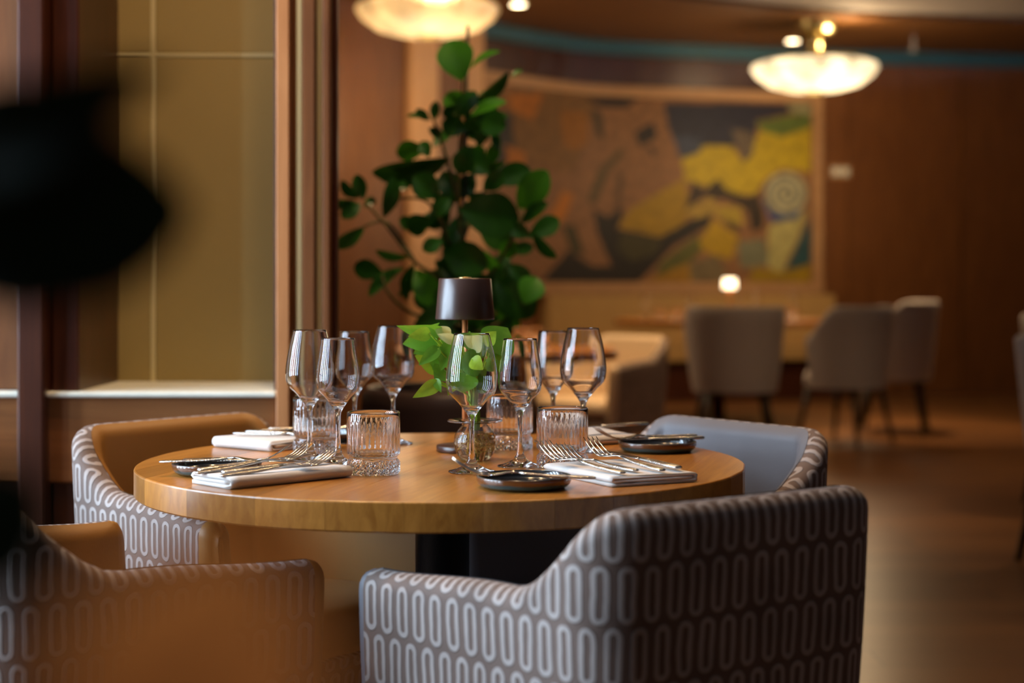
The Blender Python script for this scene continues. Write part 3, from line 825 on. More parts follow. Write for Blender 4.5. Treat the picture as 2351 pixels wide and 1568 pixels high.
def tumbler_mesh():
    H, Rr = .0965, .0412
    prof = [(0, .002), (.030, .002), (.036, 0), (.0385, .0008)]
    prof += [(.0405, .004), (.0408, .0075), (.0405, .011), (.0408, .0145), (.0405, .018), (.0395, .0215), (.0375, .0235), (.0368, .0255), (.0375, .0275), (.0398, .030)]
    n0 = len(prof)
    for i in range(9): prof.append((Rr - .0004, .033 + (.080 - .033) * i / 8))
    prof += [(Rr, .085), (Rr, .093), (Rr - .0004, .0962), (Rr - .0013, H), (Rr - .0022, .0962), (Rr - .0026, .090)]
    prof += [(Rr - .0036, .080), (Rr - .0046, .040), (Rr - .006, .0335), (Rr - .011, .0305), (.016, .0292), (0, .029)]
    FL = 30
    def mod(k, a):
        if n0 <= k < n0 + 9:
            fade = 1 - smooth_step(.6, 1.0, (k - n0) / 8) * .75
            return 1 - .036 * fade * abs(math.sin(a * FL / 2)) ** 1.2 + .016
        if 4 <= k <= 8:
            ph = 1 if k % 2 else -1
            return 1 + .028 * ph * math.cos(a * 30)
        return 1.0
    mb = MB(); mb.lathe(prof, 240, mod); o = mb.build('tumbler', M_glass)
    for p in o.data.polygons:
        if p.center.z < .0215: p.use_smooth = False
    return o
wt = wine_mesh('wine_glass', .217, .0405, .0278, .092)
ws = wine_mesh('wine_glass', .206, .0357, .0272, .092)
tb = tumbler_mesh()
used = set()
def put(src, p, label, cat, group, rz=0.0, z=TZ):
    if src in used: o = src.copy(); COL.objects.link(o)
    else: o = src; used.add(src)
    o.location = (p[0], p[1], z + .0002); o.rotation_euler = (0, 0, rz)
    tag(o, label, cat, group); return o
def at(px, d): return (nx(px, d), d)
G1, G2 = 'wine glasses on the front table', 'cut tumblers on the front table'
put(wt, at(1083, 2.50), 'tall wine glass standing in front of the potted pothos vase', 'wine glass', G1)
put(ws, at(1194, 2.575), 'smaller wine glass just right of the vase, behind the dark front plate', 'wine glass', G1)
put(wt, at(711, 2.68), 'tall wine glass furthest left on the table', 'wine glass', G1)
put(ws, at(776, 2.60), 'smaller wine glass behind the front left tumbler', 'wine glass', G1)
put(ws, at(814, 2.96), 'smaller wine glass at the back left, partly hidden by other glasses', 'wine glass', G1)
put(wt, at(902, 2.94), 'tall wine glass at the back left beside the pothos leaves', 'wine glass', G1)
put(wt, at(1339, 2.80), 'tall wine glass furthest right on the table', 'wine glass', G1)
put(ws, at(1270, 2.98), 'smaller wine glass at the back right, overlapped by the tall one', 'wine glass', G1)
put(tb, at(857.5, 2.478), 'cut glass tumbler at the front left beside the napkin', 'tumbler', G2)
put(tb, at(1291, 2.56), 'cut glass tumbler at the front right behind the fork tines', 'tumbler', G2, .05)
put(tb, at(727, 2.795), 'cut glass tumbler at the back left behind two wine glass stems', 'tumbler', G2, .09)
put(tb, at(1170, 2.85), 'cut glass tumbler at the back, behind the vase', 'tumbler', G2, .03)
G3 = 'glasses on the far tables'
put(tb, at(1198, 7.05), 'blurred tumbler on the second table, left of the pair', 'tumbler', G3)
put(tb, at(1228, 7.15), 'blurred tumbler on the second table, right of the pair', 'tumbler', G3)
FT = (1.55, 12.0)
for dx, dy, kind in ((-.55, -.12, 0), (-.42, .1, 1), (-.25, -.35, 0), (-.1, .35, 1), (.12, -.3, 0), (.33, .28, 0), (.55, -.05, 1), (.6, .2, 0), (.42, -.3, 1), (-.35, -.42, 1)):
    put(ws if kind == 0 else tb, (FT[0] + dx, FT[1] + dy), 'blurred wine glass on the large table below the mural' if kind == 0 else 'blurred tumbler on the large table below the mural', 'wine glass' if kind == 0 else 'tumbler', G3, 0, .765)

# ------------------------------------------------------------------ plates
def plate_mat():
    m, nt, b = newmat('stoneware')
    tc = nd(nt, 'ShaderNodeTexCoord'); sp = nd(nt, 'ShaderNodeSeparateXYZ'); nt.links.new(tc.outputs['Object'], sp.inputs[0])
    nz = nd(nt, 'ShaderNodeTexNoise'); nz.inputs['Scale'].default_value = 30; nt.links.new(tc.outputs['Object'], nz.inputs['Vector'])
    ad = nd(nt, 'ShaderNodeMath', operation='MULTIPLY_ADD'); nt.links.new(nz.outputs['Fac'], ad.inputs[0]); ad.inputs[1].default_value = .004
    nt.links.new(sp.outputs[2], ad.inputs[2])
    mr = nd(nt, 'ShaderNodeMapRange'); mr.inputs[2].default_value = .022; nt.links.new(ad.outputs[0], mr.inputs[0])
    cr = nd(nt, 'ShaderNodeValToRGB'); e = cr.color_ramp.elements
    e[0].position = 0; e[0].color = srgb(34, 34, 32); e[1].position = 1; e[1].color = srgb(40, 36, 34)
    for pos, c in ((.22, srgb(34, 34, 32)), (.3, srgb(58, 86, 88)), (.46, srgb(52, 74, 78)), (.55, srgb(96, 58, 28)), (.82, srgb(104, 62, 30)), (.9, srgb(70, 66, 60))):
        k = e.new(pos); k.color = c
    nt.links.new(mr.outputs[0], cr.inputs[0]); nt.links.new(cr.outputs[0], b.inputs['Base Color'])
    b.inputs['Roughness'].default_value = .18; b.inputs['Coat Weight'].default_value = .4
    return m
M_plate = plate_mat()
M_plate_in = plain('stoneware_inside', srgb(26, 25, 25), .16, coat=.5, var=.15, vscale=30)
def plate(px, py, label):
    p = T(px, py, TZ + .017)
    t = empty('side_plate', (p.x, p.y, TZ)); tag(t, label, 'plate', 'dark stoneware side plates')
    mb = MB(); mb.lathe([(0, .001), (.052, .001), (.058, 0), (.063, .003), (.067, .007), (.069, .012), (.0692, .0165), (.0685, .0178), (.0672, .018)], 72); mb.build('rim_wall', M_plate, t)
    mb = MB(); mb.lathe([(.0672, .018), (.066, .0172), (.0655, .010), (.063, .0062), (.057, .005), (0, .0048)], 72); mb.build('well', M_plate_in, t)
    return t
p1 = plate(1203, 1092, 'dark stoneware plate at the front right holding a fork')
p2 = plate(498, 1062, 'dark stoneware plate at the left edge of the table')
p3 = plate(1509, 1013, 'dark stoneware plate at the back right edge of the table')
p4 = plate(735, 992, 'dark stoneware plate at the back left behind the tumbler')

# ------------------------------------------------------------------ napkins
def napkin(label, O, u, L, W, layers=4, h=.0155, ripple=0.0, seed=1):
    """O corner, u long direction (2D); folded layers, fold edges along u"""
    u = Vector(u).normalized(); v = Vector((-u.y, u.x))
    t = empty('napkin', (O[0], O[1], TZ), math.atan2(u.y, u.x)); tag(t, label, 'napkin', 'folded white napkins')
    rr = random.Random(seed)
    hl = h / 3; path = []
    rise = h - hl; N = 12
    for i in range(N + 1): path.append((W - .001 + (rise / 2 + .001 - W) * i / N, hl * .5))            # bottom, far to near
    for i in range(1, 8):                                                                              # big soft fold on the near side
        a = math.pi * i / 8; path.append((rise / 2 - math.sin(a) * rise * .5, hl * .5 + rise * (1 - math.cos(a)) / 2))
    for i in range(N + 1): path.append((rise / 2 + (W - hl - rise / 2) * i / N, h - hl * .5))          # top, near to far
    for i in (1, 2, 3): path.append((W - hl + hl * .7 * math.sin(math.pi * i / 4), h - hl * .5 - hl * i / 4))
    for i in range(N + 1): path.append((W - hl + (rise * .75 - W + hl) * i / N, h - hl * 1.5))         # tucked layer
    th = hl * .42
    nu = 16
    vs, fs = [], []
    m = len(path)
    nrm = []
    for i in range(m):
        a = path[max(i - 1, 0)]; b = path[min(i + 1, m - 1)]
        tx, tz = b[0] - a[0], b[1] - a[1]; l = math.hypot(tx, tz) or 1
        nrm.append((-tz / l, tx / l))
    loop = [(path[i][0] + nrm[i][0] * th, path[i][1] + nrm[i][1] * th) for i in range(m)] + [(path[i][0] - nrm[i][0] * th, path[i][1] - nrm[i][1] * th) for i in reversed(range(m))]
    n = len(loop)
    for s in range(nu + 1):
        x = L * s / nu
        sag = .0
        for (y, z) in loop:
            zz = max(z, .0002)
            wv = noise.noise(Vector((x * 16, y * 16, seed * 3.1))) * .0012 * (z / h)
            rp = ripple * (z / h) * (.5 + .5 * math.sin(x * 48 + seed)) * smooth_step(.0, W, y)
            edge = .003 * noise.noise(Vector((y * 30, z * 200, seed))) if s in (0, nu) else 0
            vs.append((x + edge, y + .002 * noise.noise(Vector((x * 12, seed, z * 120))), zz + wv + rp))
    for s in range(nu):
        for i in range(n):
            j = (i + 1) % n; fs.append((s * n + i, s * n + n + i, s * n + n + j, s * n + j))
    fs.append(tuple(range(n))); fs.append(tuple(nu * n + i for i in reversed(range(n))))
    o = mesh('folded_cloth', vs, fs, M_linen, t)
    return t, u, v
B1 = Vector((-.402, 2.285)); u1 = Vector((.728, .687)).normalized()
napkin('folded white napkin at the front left carrying cutlery', B1, u1, .217, .105, seed=1, h=.018)
B2 = Vector((.158, 2.287)); u2 = Vector((.77, .64)).normalized()
# right-hand napkin: long side runs back-left
u2 = Vector((-.46, .89)).normalized(); O2 = Vector((.275, 2.378))
napkin('folded white napkin at the front right carrying forks and knives', O2, u2, .205, .148, seed=2)
N3a = Vector((-.540, 2.885)); u3 = Vector((.163, -.125)).normalized()
napkin('folded white napkin at the back left edge of the table', N3a, u3, .150, .105, seed=3, h=.019)
N4a = Vector((.128, 2.885)); u4 = Vector((.75, .60)).normalized()
napkin('loosely folded white napkin at the back right behind a dark plate', N4a, Vector((.80, .55)), .125, .095, seed=4, h=.017, ripple=.011)

# ------------------------------------------------------------------ cutlery
def ribbon(mb, st):
    """st: list of (x, yc, half width, z, thickness)"""
    vs, fs = [], []
    for (x, y, hw, z, th) in st:
        vs += [(x, y - hw, z), (x, y - hw * .6, z + th * .5), (x, y + hw * .6, z + th * .5), (x, y + hw, z), (x, y + hw * .6, z - th * .5), (x, y - hw * .6, z - th * .5)]
    n = 6
    for i in range(len(st) - 1):
        for j in range(n):
            k = (j + 1) % n; fs.append((i * n + j, i * n + k, i * n + n + k, i * n + n + j))
    fs.append(tuple(reversed(range(n)))); fs.append(tuple((len(st) - 1) * n + j for j in range(n)))
    mb.add(vs, [tuple(reversed(f)) for f in fs])
def fork_proto():
    t = empty('fork', (0, 0, 0))
    mb = MB(); ribbon(mb, [(0, 0, .003, .002, .002), (.003, 0, .0065, .002, .0034), (.02, 0, .0075, .002, .0038), (.06, 0, .0058, .0022, .0038), (.095, 0, .0035, .004, .0034), (.105, 0, .0028, .0052, .003)])
    mb.build('handle', M_hammer, t)
    mb = MB()
    ribbon(mb, [(.104, 0, .0028, .0052, .003), (.114, 0, .0032, .0058, .0026), (.122, 0, .006, .0050, .0022), (.128, 0, .0100, .0036, .002), (.136, 0, .0132, .0022, .0018), (.146, 0, .0136, .0016, .0018)])
    for k in range(4):
        y = (k - 1.5) * .0074
        ribbon(mb, [(.144, y, .0024, .0016, .0018), (.155, y * 1.0, .0021, .0020, .0018), (.170, y * 1.0, .0018, .0064, .0017), (.186, y * .98, .0014, .0145, .0014), (.196, y * .97, .0007, .0215, .0009)])
    mb.build('tines', M_steel, t); return t
def knife_proto():
    t = empty('knife', (0, 0, 0))
    mb = MB(); ribbon(mb, [(0, 0, .003, .003, .003), (.003, 0, .0075, .003, .0046), (.03, 0, .0080, .003, .005), (.075, 0, .0066, .003, .005), (.098, 0, .0052, .003, .0046), (.103, 0, .0055, .003, .004)])
    mb.build('handle', M_hammer, t)
    mb = MB(); ribbon(mb, [(.102, 0, .0052, .003, .004), (.108, -.0005, .0085, .003, .0018), (.13, -.001, .0098, .003, .0013), (.165, -.0005, .0098, .003, .0012), (.185, .002, .0078, .003, .001), (.197, .0055, .0038, .003, .0008), (.201, .0075, .001, .003, .0005)])
    mb.build('blade', M_steel, t); return t
FK, KN = fork_proto(), knife_proto(); cused = set()
def cutlery(src, x, y, z, yaw, pitch, label, roll=0.0):
    o = src if src not in cused else copy_tree(src)
    cused.add(src)
    o.location = (x, y, z); o.scale = (1.04, 1.1, 1.1)
    o.rotation_mode = 'XYZ'
    o.rotation_euler = (roll, -pitch, yaw)
    tag(o, label, 'fork' if src is FK else 'knife', 'steel cutlery on the front table')
    return o
def along(O, u, v, a, b): return O + u * a + v * b
y1 = math.atan2(u1.y, u1.x); v1 = Vector((-u1.y, u1.x)); ZN = TZ + .0165
q = along(B1, u1, v1, -.006, .020); cutlery(FK, q.x, q.y, ZN, y1 - .03, .035, 'fork nearest the viewer on the front left napkin')
q = along(B1, u1, v1, .016, .048); cutlery(KN, q.x, q.y, ZN, y1 + .0, .02, 'knife next to the nearest fork on the front left napkin')
q = along(B1, u1, v1, -.012, .074); cutlery(FK, q.x, q.y, ZN, y1 - .03, .06, 'raised fork further back on the front left napkin')
q = along(B1, u1, v1, .006, .096); cutlery(KN, q.x, q.y, ZN, y1 - .01, .045, 'knife furthest back on the front left napkin')
# front right napkin: handles toward the viewer's right
v2 = Vector((-u2.y, u2.x)); y2 = math.atan2(u2.y, u2.x)
cs = [(FK, .004, .124, .045, 'left raised fork on the front right napkin', .12), (FK, .020, .092, .01, 'low fork between the others on the front right napkin', .06),
      (FK, .004, .056, .055, 'right raised fork on the front right napkin', .04), (KN, .014, .022, .03, 'knife furthest right on the front right napkin', .0)]
for s, a, b_, pit, lab, dy in cs:
    q = along(O2, u2, v2, a, b_); cutlery(s, q.x, q.y, ZN + .001, y2 + dy, pit, lab)
# on the front right plate
pa = T(1368, 1098, TZ + .02); pb = T(1158, 1072, TZ + .036)
cutlery(FK, pa.x, pa.y, TZ + .0185, math.atan2(pb.y - pa.y, pb.x - pa.x), .035, 'fork laid across the dark front right plate', 0.0)
# on the left plate
pa = T(366, 1064, TZ + .019); pb = T(578, 1050, TZ + .03)
cutlery(FK, pa.x, pa.y, TZ + .0195, math.atan2(pb.y - pa.y, pb.x - pa.x), .03, 'fork on the dark left plate, handle past the rim')
cutlery(KN, pa.x + .03, pa.y + .028, TZ + .0175, math.atan2(pb.y - pa.y, pb.x - pa.x) + .05, .0, 'knife on the dark left plate')
# on the back right plate
pa = T(1560, 996, TZ + .026); pb = T(1424, 1006, TZ + .02)
cutlery(FK, p3.location.x + .075, p3.location.y + .045, TZ + .0215, math.pi + .42, -.0, 'fork on the dark back right plate')
cutlery(KN, p3.location.x + .085, p3.location.y + .020, TZ + .0185, math.pi + .28, -.0, 'knife on the dark back right plate')
# back right napkin
cutlery(KN, .255, 2.995, TZ + .03, math.pi + .55, .0, 'knife on the rippled back right napkin')
# back left plate and napkin
cutlery(FK, p4.location.x - .12, p4.location.y - .02, TZ + .0195, .15, .02, 'fork on the back left plate behind the tumbler')
cutlery(KN, p4.location.x - .10, p4.location.y + .02, TZ + .0185, .12, .0, 'knife on the back left plate behind the tumbler')
v3 = Vector((-u3.y, u3.x)); q = along(N3a, u3, v3, .02, .045)
cutlery(FK, q.x - .01, q.y, TZ + .021, math.atan2(u3.y, u3.x) + .25, .0, 'fork on the back left napkin')
q = along(N3a, u3, v3, .02, .075)
cutlery(KN, q.x - .01, q.y, TZ + .021, math.atan2(u3.y, u3.x) + .25, .0, 'knife on the back left napkin')

# ------------------------------------------------------------------ table lamp
def table_lamp(x, y, z, label, lit=False):
    t = empty('table_lamp', (x, y, z + .0002)); tag(t, label, 'lamp')
    mb = MB(); mb.lathe([(0, 0), (.048, 0), (.0505, .0015), (.0505, .0095), (.049, .0115), (0, .012)], 48); mb.build('base', M_lamp, t)
    mb = MB(); mb.tube([(0, 0, .011), (0, 0, .29)], .0048, 20); mb.build('pole', M_copper, t)
    mb = MB(); mb.lathe([(0, .195), (.0062, .195), (.0066, .197), (.0066, .202), (.0062, .204), (0, .204)], 20); mb.build('collar', M_copper, t)
    ms = emit('lit_shade', (1, .80, .50, 1), 4.0) if lit else M_lamp
    mb = MB(); mb.lathe([(.0495, .2335), (.0515, .232), (.0519, .2335), (.0460, .303), (.0450, .3042), (.020, .3045), (0, .3045), (0, .3025), (.020, .3025), (.0445, .3022), (.0497, .234), (.0495, .2335)], 64); mb.build('shade', ms, t)
    mb = MB(); mb.lathe([(0, .304), (.0115, .304), (.0115, .3058), (.010, .3064), (0, .3064)], 24); mb.build('touch_button', M_brass, t)
lp = at(1067.5, 2.81); table_lamp(lp[0], lp[1], TZ, 'brown table lamp with a tapered shade and copper pole on the front table')
table_lamp(nx(1675, 12.1), 12.1, .765, 'glowing small lamp on the large table below the mural', True)

# ------------------------------------------------------------------ vase with pothos cutting
VX, VY = at(1090.5, 2.672)
vase = empty('glass_vase', (VX, VY, TZ + .0002)); tag(vase, 'round clear glass bulb vase with a wide flat lip', 'vase')
op = [(0, 0), (.018, 0), (.024, .0012), (.0305, .009), (.0348, .022), (.0356, .031), (.0338, .042), (.0275, .0525), (.0195, .0600), (.0170, .0625), (.0200, .0636), (.044, .0640), (.0462, .0648), (.0464, .0662), (.0450, .0672), (.022, .0668), (.0165, .0662), (.0152, .0635)]
ip = [(.0180, .0590), (.0258, .0510), (.0320, .0415), (.0337, .031), (.0328, .022), (.0285, .012), (.020, .0062), (.010, .0048), (0, .0045)]
mb = MB(); mb.lathe(op + ip, 72); mb.build('bulb', M_glass, vase)
wp = [(0, .0043), (.010, .0046), (.0202, .006), (.0287, .0118), (.0331, .022), (.0340, .031), (.0323, .0415), (.0290, .0462), (.02, .0462), (0, .0462)]
mb = MB(); mb.lathe(wp, 56); mb.build('water', M_water, vase)

cut = empty('pothos_cutting', (VX, VY, TZ + .05)); tag(cut, 'yellow-green pothos cutting with rooted stems in the glass vase', 'plant')
def leaf_mesh(name, kind):
    """unit leaf: base at origin, tip at +X, lying in XY, normal +Z"""
    vs, fs = [], []
    n, m = 12, 6
    for i in range(n + 1):
        t = i / n
        if kind == 'heart':
            wdt = .70 * (math.sin(math.pi * min(1, t ** .66)) ** .85) * (1 - .22 * t)
            x = t - .14 * math.exp(-((t) / .12) ** 2) * 0
        elif kind == 'obovate':
            wdt = .62 * math.sin(math.pi * min(1.0, t ** 1.3 * .985)) ** .62
            x = t
        else:
            wdt = .36 * math.sin(math.pi * t ** .9) ** .9; x = t
        for j in range(m + 1):
            s = j / m * 2 - 1
            back = -.10 * (abs(s) ** 1.5) * (1 - t) ** 3 if kind == 'heart' else 0
            z = .10 * abs(s) * wdt + .05 * math.sin(t * 3.2) - .13 * t * t
            vs.append((x + back, s * wdt / 2, z))
    for i in range(n):
        for j in range(m):
            a = i * (m + 1) + j; fs.append((a, a + m + 1, a + m + 2, a + 1))
    me = bpy.data.meshes.new(name); me.from_pydata(vs, [], fs); me.update()
    me.polygons.foreach_set('use_smooth', [True] * len(me.polygons))
    return me
def leaf_kind(kind, mat):
    me = leaf_mesh('leaf', kind); me.materials.append(mat); return me
WREL = {'heart': .60, 'obovate': .60, 'lance': .35}
def place_leaf(me, base, tip, wid, parent, kind, flip=1, view=Vector((0, -1, 0)), name='leaf', org=Vector((0, 0, 0))):
    """base, tip world points; wid apparent width (m) seen from the camera side"""
    ax = tip - base; L = ax.length; X = ax.normalized()
    true = max(wid, WREL[kind] * L * .72)
    c = max(.05, min(1.0, wid / true)); th = math.acos(c) * flip
    Y0 = view.cross(X)
    if Y0.length < 1e-4: Y0 = Vector((0, 0, 1))
    Y0.normalize(); Z0 = X.cross(Y0)
    Y = Y0 * math.cos(th) + Z0 * math.sin(th); Z = X.cross(Y)
    sy = true / WREL[kind]
    Mx = Matrix((( X.x * L, Y.x * sy, Z.x * L, base.x - org.x), (X.y * L, Y.y * sy, Z.y * L, base.y - org.y), (X.z * L, Y.z * sy, Z.z * L, base.z - org.z), (0, 0, 0, 1)))
    return inst(name, me, parent, Mx)
ph = [leaf_kind('heart', M_poth), leaf_kind('heart', M_pothd), leaf_kind('heart', M_pothl)]
# (base px, tip px, width px, mesh, depth offset at base and tip)
PL = [((1010, 758), (912, 756), 26, 1, .00, -.02), ((1000, 775), (925, 790), 40, 1, -.02, -.03), ((965, 762), (1012, 744), 14, 1, .02, .03),
      ((1030, 770), (998, 752), 24, 2, .0, -.01), ((1045, 782), (1005, 768), 18, 2, -.02, -.03), ((1005, 800), (962, 838), 22, 1, -.03, -.04),
      ((1015, 835), (955, 818), 44, 0, .01, -.01), ((1020, 808), (985, 790), 36, 0, .02, .02), ((1020, 850), (1000, 870), 38, 1, -.01, -.03), ((1035, 790), (1012, 850), 30, 1, -.02, -.03),
      ((1005, 880), (950, 912), 24, 0, -.04, -.06), ((1000, 872), (1012, 900), 14, 1, -.04, -.05),
      ((1128, 800), (1168, 750), 64, 1, .0, .02), ((1130, 820), (1172, 802), 40, 1, .03, .04), ((1140, 800), (1160, 830), 26, 0, .03, .03),
      ((1080, 795), (1110, 770), 36, 2, -.02, -.03), ((1090, 790), (1060, 772), 20, 2, -.02, -.03), ((1100, 830), (1050, 840), 46, 1, -.02, -.03), ((1095, 800), (1125, 790), 38, 1, -.01, -.01),
      ((1075, 880), (1120, 850), 40, 1, .0, -.01), ((1070, 860), (1060, 905), 46, 1, -.02, -.03), ((1085, 850), (1045, 810), 52, 0, .0, -.01), ((1095, 900), (1125, 872), 30, 1, .0, .0),
      ((1110, 812), (1092, 770), 34, 0, .02, .03), ((985, 765), (940, 772), 24, 0, -.03, -.05), ((990, 790), (950, 812), 26, 1, .0, -.01), ((1025, 790), (1032, 756), 22, 1, .01, .02), ((1060, 815), (1030, 800), 26, 0, .02, .02), ((1115, 785), (1138, 762), 26, 0, -.02, -.03), ((1120, 830), (1150, 850), 24, 1, .01, .0), ((1045, 870), (1030, 905), 22, 0, .0, -.02), ((1085, 825), (1110, 848), 26, 0, -.03, -.04), ((1010, 825), (985, 850), 22, 1, .0, .0), ((1075, 800), (1078, 760), 20, 1, .03, .03)]
neck = Vector((VX, VY, TZ + .064))
org = Vector(cut.location)
stem_mb = 0
for bpx, tpx, wpx, mi, db, dt in PL:
    base = P(bpx[0], bpx[1], VY + db); tip = P(tpx[0], tpx[1], VY + dt)
    place_leaf(ph[mi], base, tip, wpx * 1.3 * VY / FPX, cut, 'heart', 1 if (bpx[0] + tpx[1]) % 2 else -1, org=org)
    a = math.atan2(base.y - neck.y, base.x - neck.x)
    st = neck + Vector((math.cos(a) * .006, math.sin(a) * .006, -.014))
    mid = neck.lerp(base, .45) + Vector((-(base.x - neck.x) * .22, 0, .012))
    pts = [p for p in spline([st, neck + Vector((math.cos(a) * .007, math.sin(a) * .007, .006)), mid, base], 5)]
    mb = MB(); mb.tube([p - org for p in pts], [.0024 - .0012 * i / len(pts) for i in range(len(pts))], 6); mb.build('stem', M_poth, cut)
mb = MB()
rr = random.Random(5)
for k in range(46):
    a = rr.random() * 6.28; p = Vector((math.cos(a) * .005, math.sin(a) * .005, .058)); pts = [p.copy()]
    dirv = Vector((math.cos(a) * .5, math.sin(a) * .5, -1))
    for s in range(9):
        dirv += Vector((rr.gauss(0, .5), rr.gauss(0, .5), rr.gauss(-.05, .35))); dirv.normalize()
        p = p + dirv * .0062
        zc = .028; q = Vector((p.x, p.y, (p.z - zc) * 1.5))
        lim = .028
        if q.length > lim:
            q = q.normalized() * lim; p = Vector((q.x, q.y, q.z / 1.5 + zc)); dirv = Vector((-p.y, p.x, rr.gauss(0, .3))).normalized()
        pts.append(p.copy())
    mb.tube([q + Vector((0, 0, -.05)) for q in pts], .0007, 5)
ro = mb.build('roots', M_root, cut); ro['kind'] = 'stuff'

# ------------------------------------------------------------------ tall plant in a dark pot
PD = 4.3
pp = Vector((nx(1030, PD), PD, 0))
big = empty('potted_plant', pp); tag(big, 'tall broad-leaved green plant in a dark round pot', 'plant')
zt = HC - (893 - HOR) * (PD - .1) / FPX
mb = MB(); mb.lathe([(0, 0), (.17, 0), (.185, .01), (.225, zt * .55), (.236, zt - .05), (.232, zt - .015), (.218, zt), (.205, zt - .004), (.205, zt - .05), (0, zt - .05)], 64); mb.build('pot', M_pot, big)
mb = MB(); mb.lathe([(0, zt - .03), (.12, zt - .033), (.204, zt - .04), (.204, zt - .048), (0, zt - .049)], 40); mb.build('soil', M_soil, big)
mb = MB(); mb.tube([P(1064, 880, PD) - pp, P(1066, 500, PD) - pp, P(1074, 60, PD) - pp], .0045, 8); mb.build('stake', M_stake, big)
def c4(x, y): return (750 + x / 2.118, 40 + y / 2.118)
lb = [leaf_kind('obovate', M_leaf), leaf_kind('obovate', M_leafb)]
CL = [((660, 310), (600, 102), 150, 1), ((700, 250), (832, 148), 24, 1), ((690, 420), (900, 290), 42, 0), ((900, 295), (948, 248), 16, 0), ((672, 485), (588, 358), 92, 1), ((700, 480), (860, 395), 44, 1),
      ((500, 500), (440, 450), 30, 0), ((510, 500), (395, 468), 20, 0), ((520, 500), (530, 412), 36, 0), ((560, 575), (505, 545), 36, 0), ((690, 545), (556, 515), 85, 0), ((730, 490), (865, 530), 110, 0), ((740, 560), (700, 470), 80, 0),
      ((490, 640), (332, 655), 80, 1), ((500, 680), (460, 600), 50, 0), ((605, 680), (230, 790), 95, 0), ((640, 640), (780, 745), 100, 0), ((785, 725), (825, 615), 50, 1), ((545, 880), (428, 770), 108, 0), ((640, 890), (560, 750), 95, 0),
      ((160, 880), (55, 800), 42, 0), ((180, 885), (145, 768), 55, 0), ((140, 890), (5, 912), 30, 0), ((165, 905), (75, 968), 60, 0), ((180, 925), (238, 875), 32, 0), ((275, 975), (335, 785), 58, 0), ((350, 840), (395, 800), 40, 0),
      ((930, 935), (1065, 752), 125, 1), ((795, 800), (995, 735), 95, 0), ((640, 930), (935, 985), 185, 0), ((510, 975), (388, 1035), 90, 0), ((185, 1018), (40, 1125), 52, 0), ((280, 1250), (128, 1208), 82, 0), ((410, 1160), (245, 1152), 26, 0),
      ((385, 1215), (200, 1332), 46, 0), ((430, 1195), (368, 1375), 52, 0), ((430, 1225), (535, 1400), 108, 1), ((560, 1130), (770, 1215), 150, 0), ((845, 1160), (915, 1100), 70, 1), ((720, 1105), (835, 1240), 50, 1), ((960, 1395), (1020, 1258), 108, 1),
      ((820, 1275), (1005, 1450), 150, 0), ((420, 1500), (640, 1430), 120, 0), ((820, 1410), (930, 1495), 56, 1), ((620, 1000), (595, 1140), 90, 0), ((660, 960), (620, 1090), 80, 0), ((1000, 1040), (1105, 1175), 40, 0), ((740, 1020), (900, 1100), 110, 0),
      ((600, 1240), (480, 1330), 110, 0), ((700, 1250), (820, 1370), 120, 0), ((640, 1300), (560, 1420), 120, 0), ((760, 1450), (900, 1560), 120, 0), ((560, 1480), (700, 1560), 120, 0), ((520, 1540), (400, 1610), 110, 0), ((640, 1560), (780, 1640), 120, 0),
      ((700, 620), (640, 760), 90, 0), ((720, 760), (640, 870), 80, 0), ((760, 840), (860, 760), 70, 0), ((690, 860), (800, 930), 80, 0), ((560, 1080), (470, 1130), 60, 0), ((860, 1000), (980, 1060), 60, 0), ((880, 1200), (990, 1290), 70, 0), ((950, 1000), (1060, 900), 50, 0),
      ((640, 430), (560, 480), 40, 0), ((750, 430), (820, 470), 60, 0), ((600, 880), (520, 960), 60, 0), ((690, 700), (760, 640), 70, 1), ((640, 1150), (700, 1280), 110, 0), ((800, 1300), (740, 1420), 110, 0)]
stem0 = P(1060, 890, PD); stem1 = P(1068, 100, PD)
for i, (b_, t_, wd, k) in enumerate(CL):
    rd = random.Random(i * 13 + 1)
    bx = c4(*b_); tx = c4(*t_)
    d0 = PD + rd.uniform(-.08, .08); d1 = d0 + rd.uniform(-.06, .03)
    base = P(bx[0], bx[1], d0); tip = P(tx[0], tx[1], d1)
    place_leaf(lb[k], base, tip, (wd * 1.1 + 10) / 2.118 * PD / FPX, big, 'obovate', rd.choice((-1, 1)), org=pp)
rq = random.Random(21)
for i in range(46):
    y = rq.uniform(420, 1560); half = 90 + 230 * smooth_step(350, 900, y) - 60 * smooth_step(1200, 1560, y)
    x = 660 + rq.uniform(-.75, 1.0) * half; a = rq.uniform(0, 6.28); ln = rq.uniform(90, 190)
    d0 = PD + rq.uniform(-.02, .16)
    b_ = c4(x, y); t_ = c4(x + math.cos(a) * ln, y + math.sin(a) * ln)
    place_leaf(lb[1 if rq.random() < .12 else 0], P(b_[0], b_[1], d0), P(t_[0], t_[1], d0 + rq.uniform(-.06, .06)), ln * rq.uniform(.35, .62) / 2.118 * PD / FPX, big, 'obovate', rq.choice((-1, 1)), org=pp)
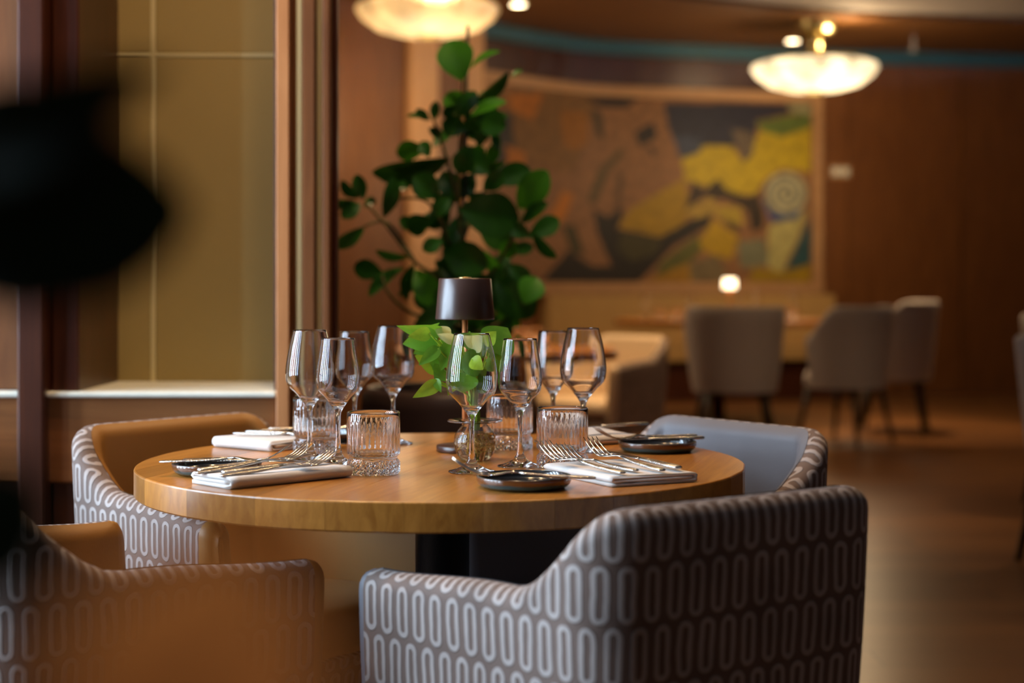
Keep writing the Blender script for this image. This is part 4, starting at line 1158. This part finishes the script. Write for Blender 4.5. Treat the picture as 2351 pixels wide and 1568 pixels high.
# branches
BR = [[(660, 1700), (655, 1200), (640, 800), (655, 500), (665, 300)], [(650, 1600), (560, 1300), (420, 1180), (280, 1000), (190, 905)], [(655, 1250), (560, 1000), (480, 890), (350, 880)], [(640, 900), (570, 640), (520, 500)],
      [(660, 1500), (420, 1440), (300, 1340), (270, 1250)], [(650, 1100), (760, 860), (800, 760)], [(650, 1400), (800, 1250), (940, 1000), (940, 930)], [(660, 1560), (850, 1480), (960, 1390)], [(660, 700), (690, 430), (760, 380)], [(430, 1190), (300, 1000), (185, 1015)]]
for br in BR:
    pts = spline([P(*c4(*q), PD + .02 * math.sin(i * 2.1)) - pp for i, q in enumerate(br)], 5)
    mb = MB(); mb.tube(pts, [.006 - .003 * i / len(pts) for i in range(len(pts))], 7); mb.build('branch', M_stem, big)

# ------------------------------------------------------------------ foreground plant beside the camera
fp = Vector((-.31, .50, 0))
fg = empty('foreground_plant', fp); tag(fg, 'dark out-of-focus leaves close to the viewer at the left edge', 'plant')
mb = MB(); mb.lathe([(0, 0), (.09, 0), (.12, .35), (.125, .42), (.115, .42), (.11, .38), (0, .38)], 40); mb.build('pot', M_pot, fg)
fl = [leaf_kind('obovate', M_fore), leaf_kind('lance', M_fore), leaf_kind('obovate', M_forebr)]
FL_ = [((-200, 520), (420, 480), 400, .50, .50, 0), ((-140, 420), (360, 140), 190, .50, .48, 1), ((-200, 580), (260, 600), 220, .54, .52, 0), ((-200, 360), (240, 330), 300, .52, .5, 0), ((-260, 1360), (90, 1110), 330, .42, .42, 0), 
       ((60, 1700), (660, 1290), 380, .24, .24, 2), ((250, 1760), (760, 1500), 260, .26, .26, 2)]
crown = Vector((-.26, .50, 1.02))
for b_, t_, wd, d0, d1, k in FL_:
    base = P(b_[0], b_[1], d0); tip = P(t_[0], t_[1], d1)
    place_leaf(fl[k], base, tip, wd * d0 / FPX, fg, 'lance' if k == 1 else 'obovate', 1, org=fp)
    low = Vector((-.29, .48, .80)) if base.z < .99 else crown
    mid = (low + base) / 2 + Vector((-.02, 0, .0))
    mb = MB(); mb.tube([p - fp for p in spline([low, mid, base], 5)], .0016, 6); mb.build('petiole', M_stem, fg)
mb = MB(); mb.tube([p - fp for p in spline([(-.31, .5, .38), (-.29, .48, .8), crown], 6)], [.006 - .0003 * i for i in range(13)], 8); mb.build('stalk', M_stem, fg)
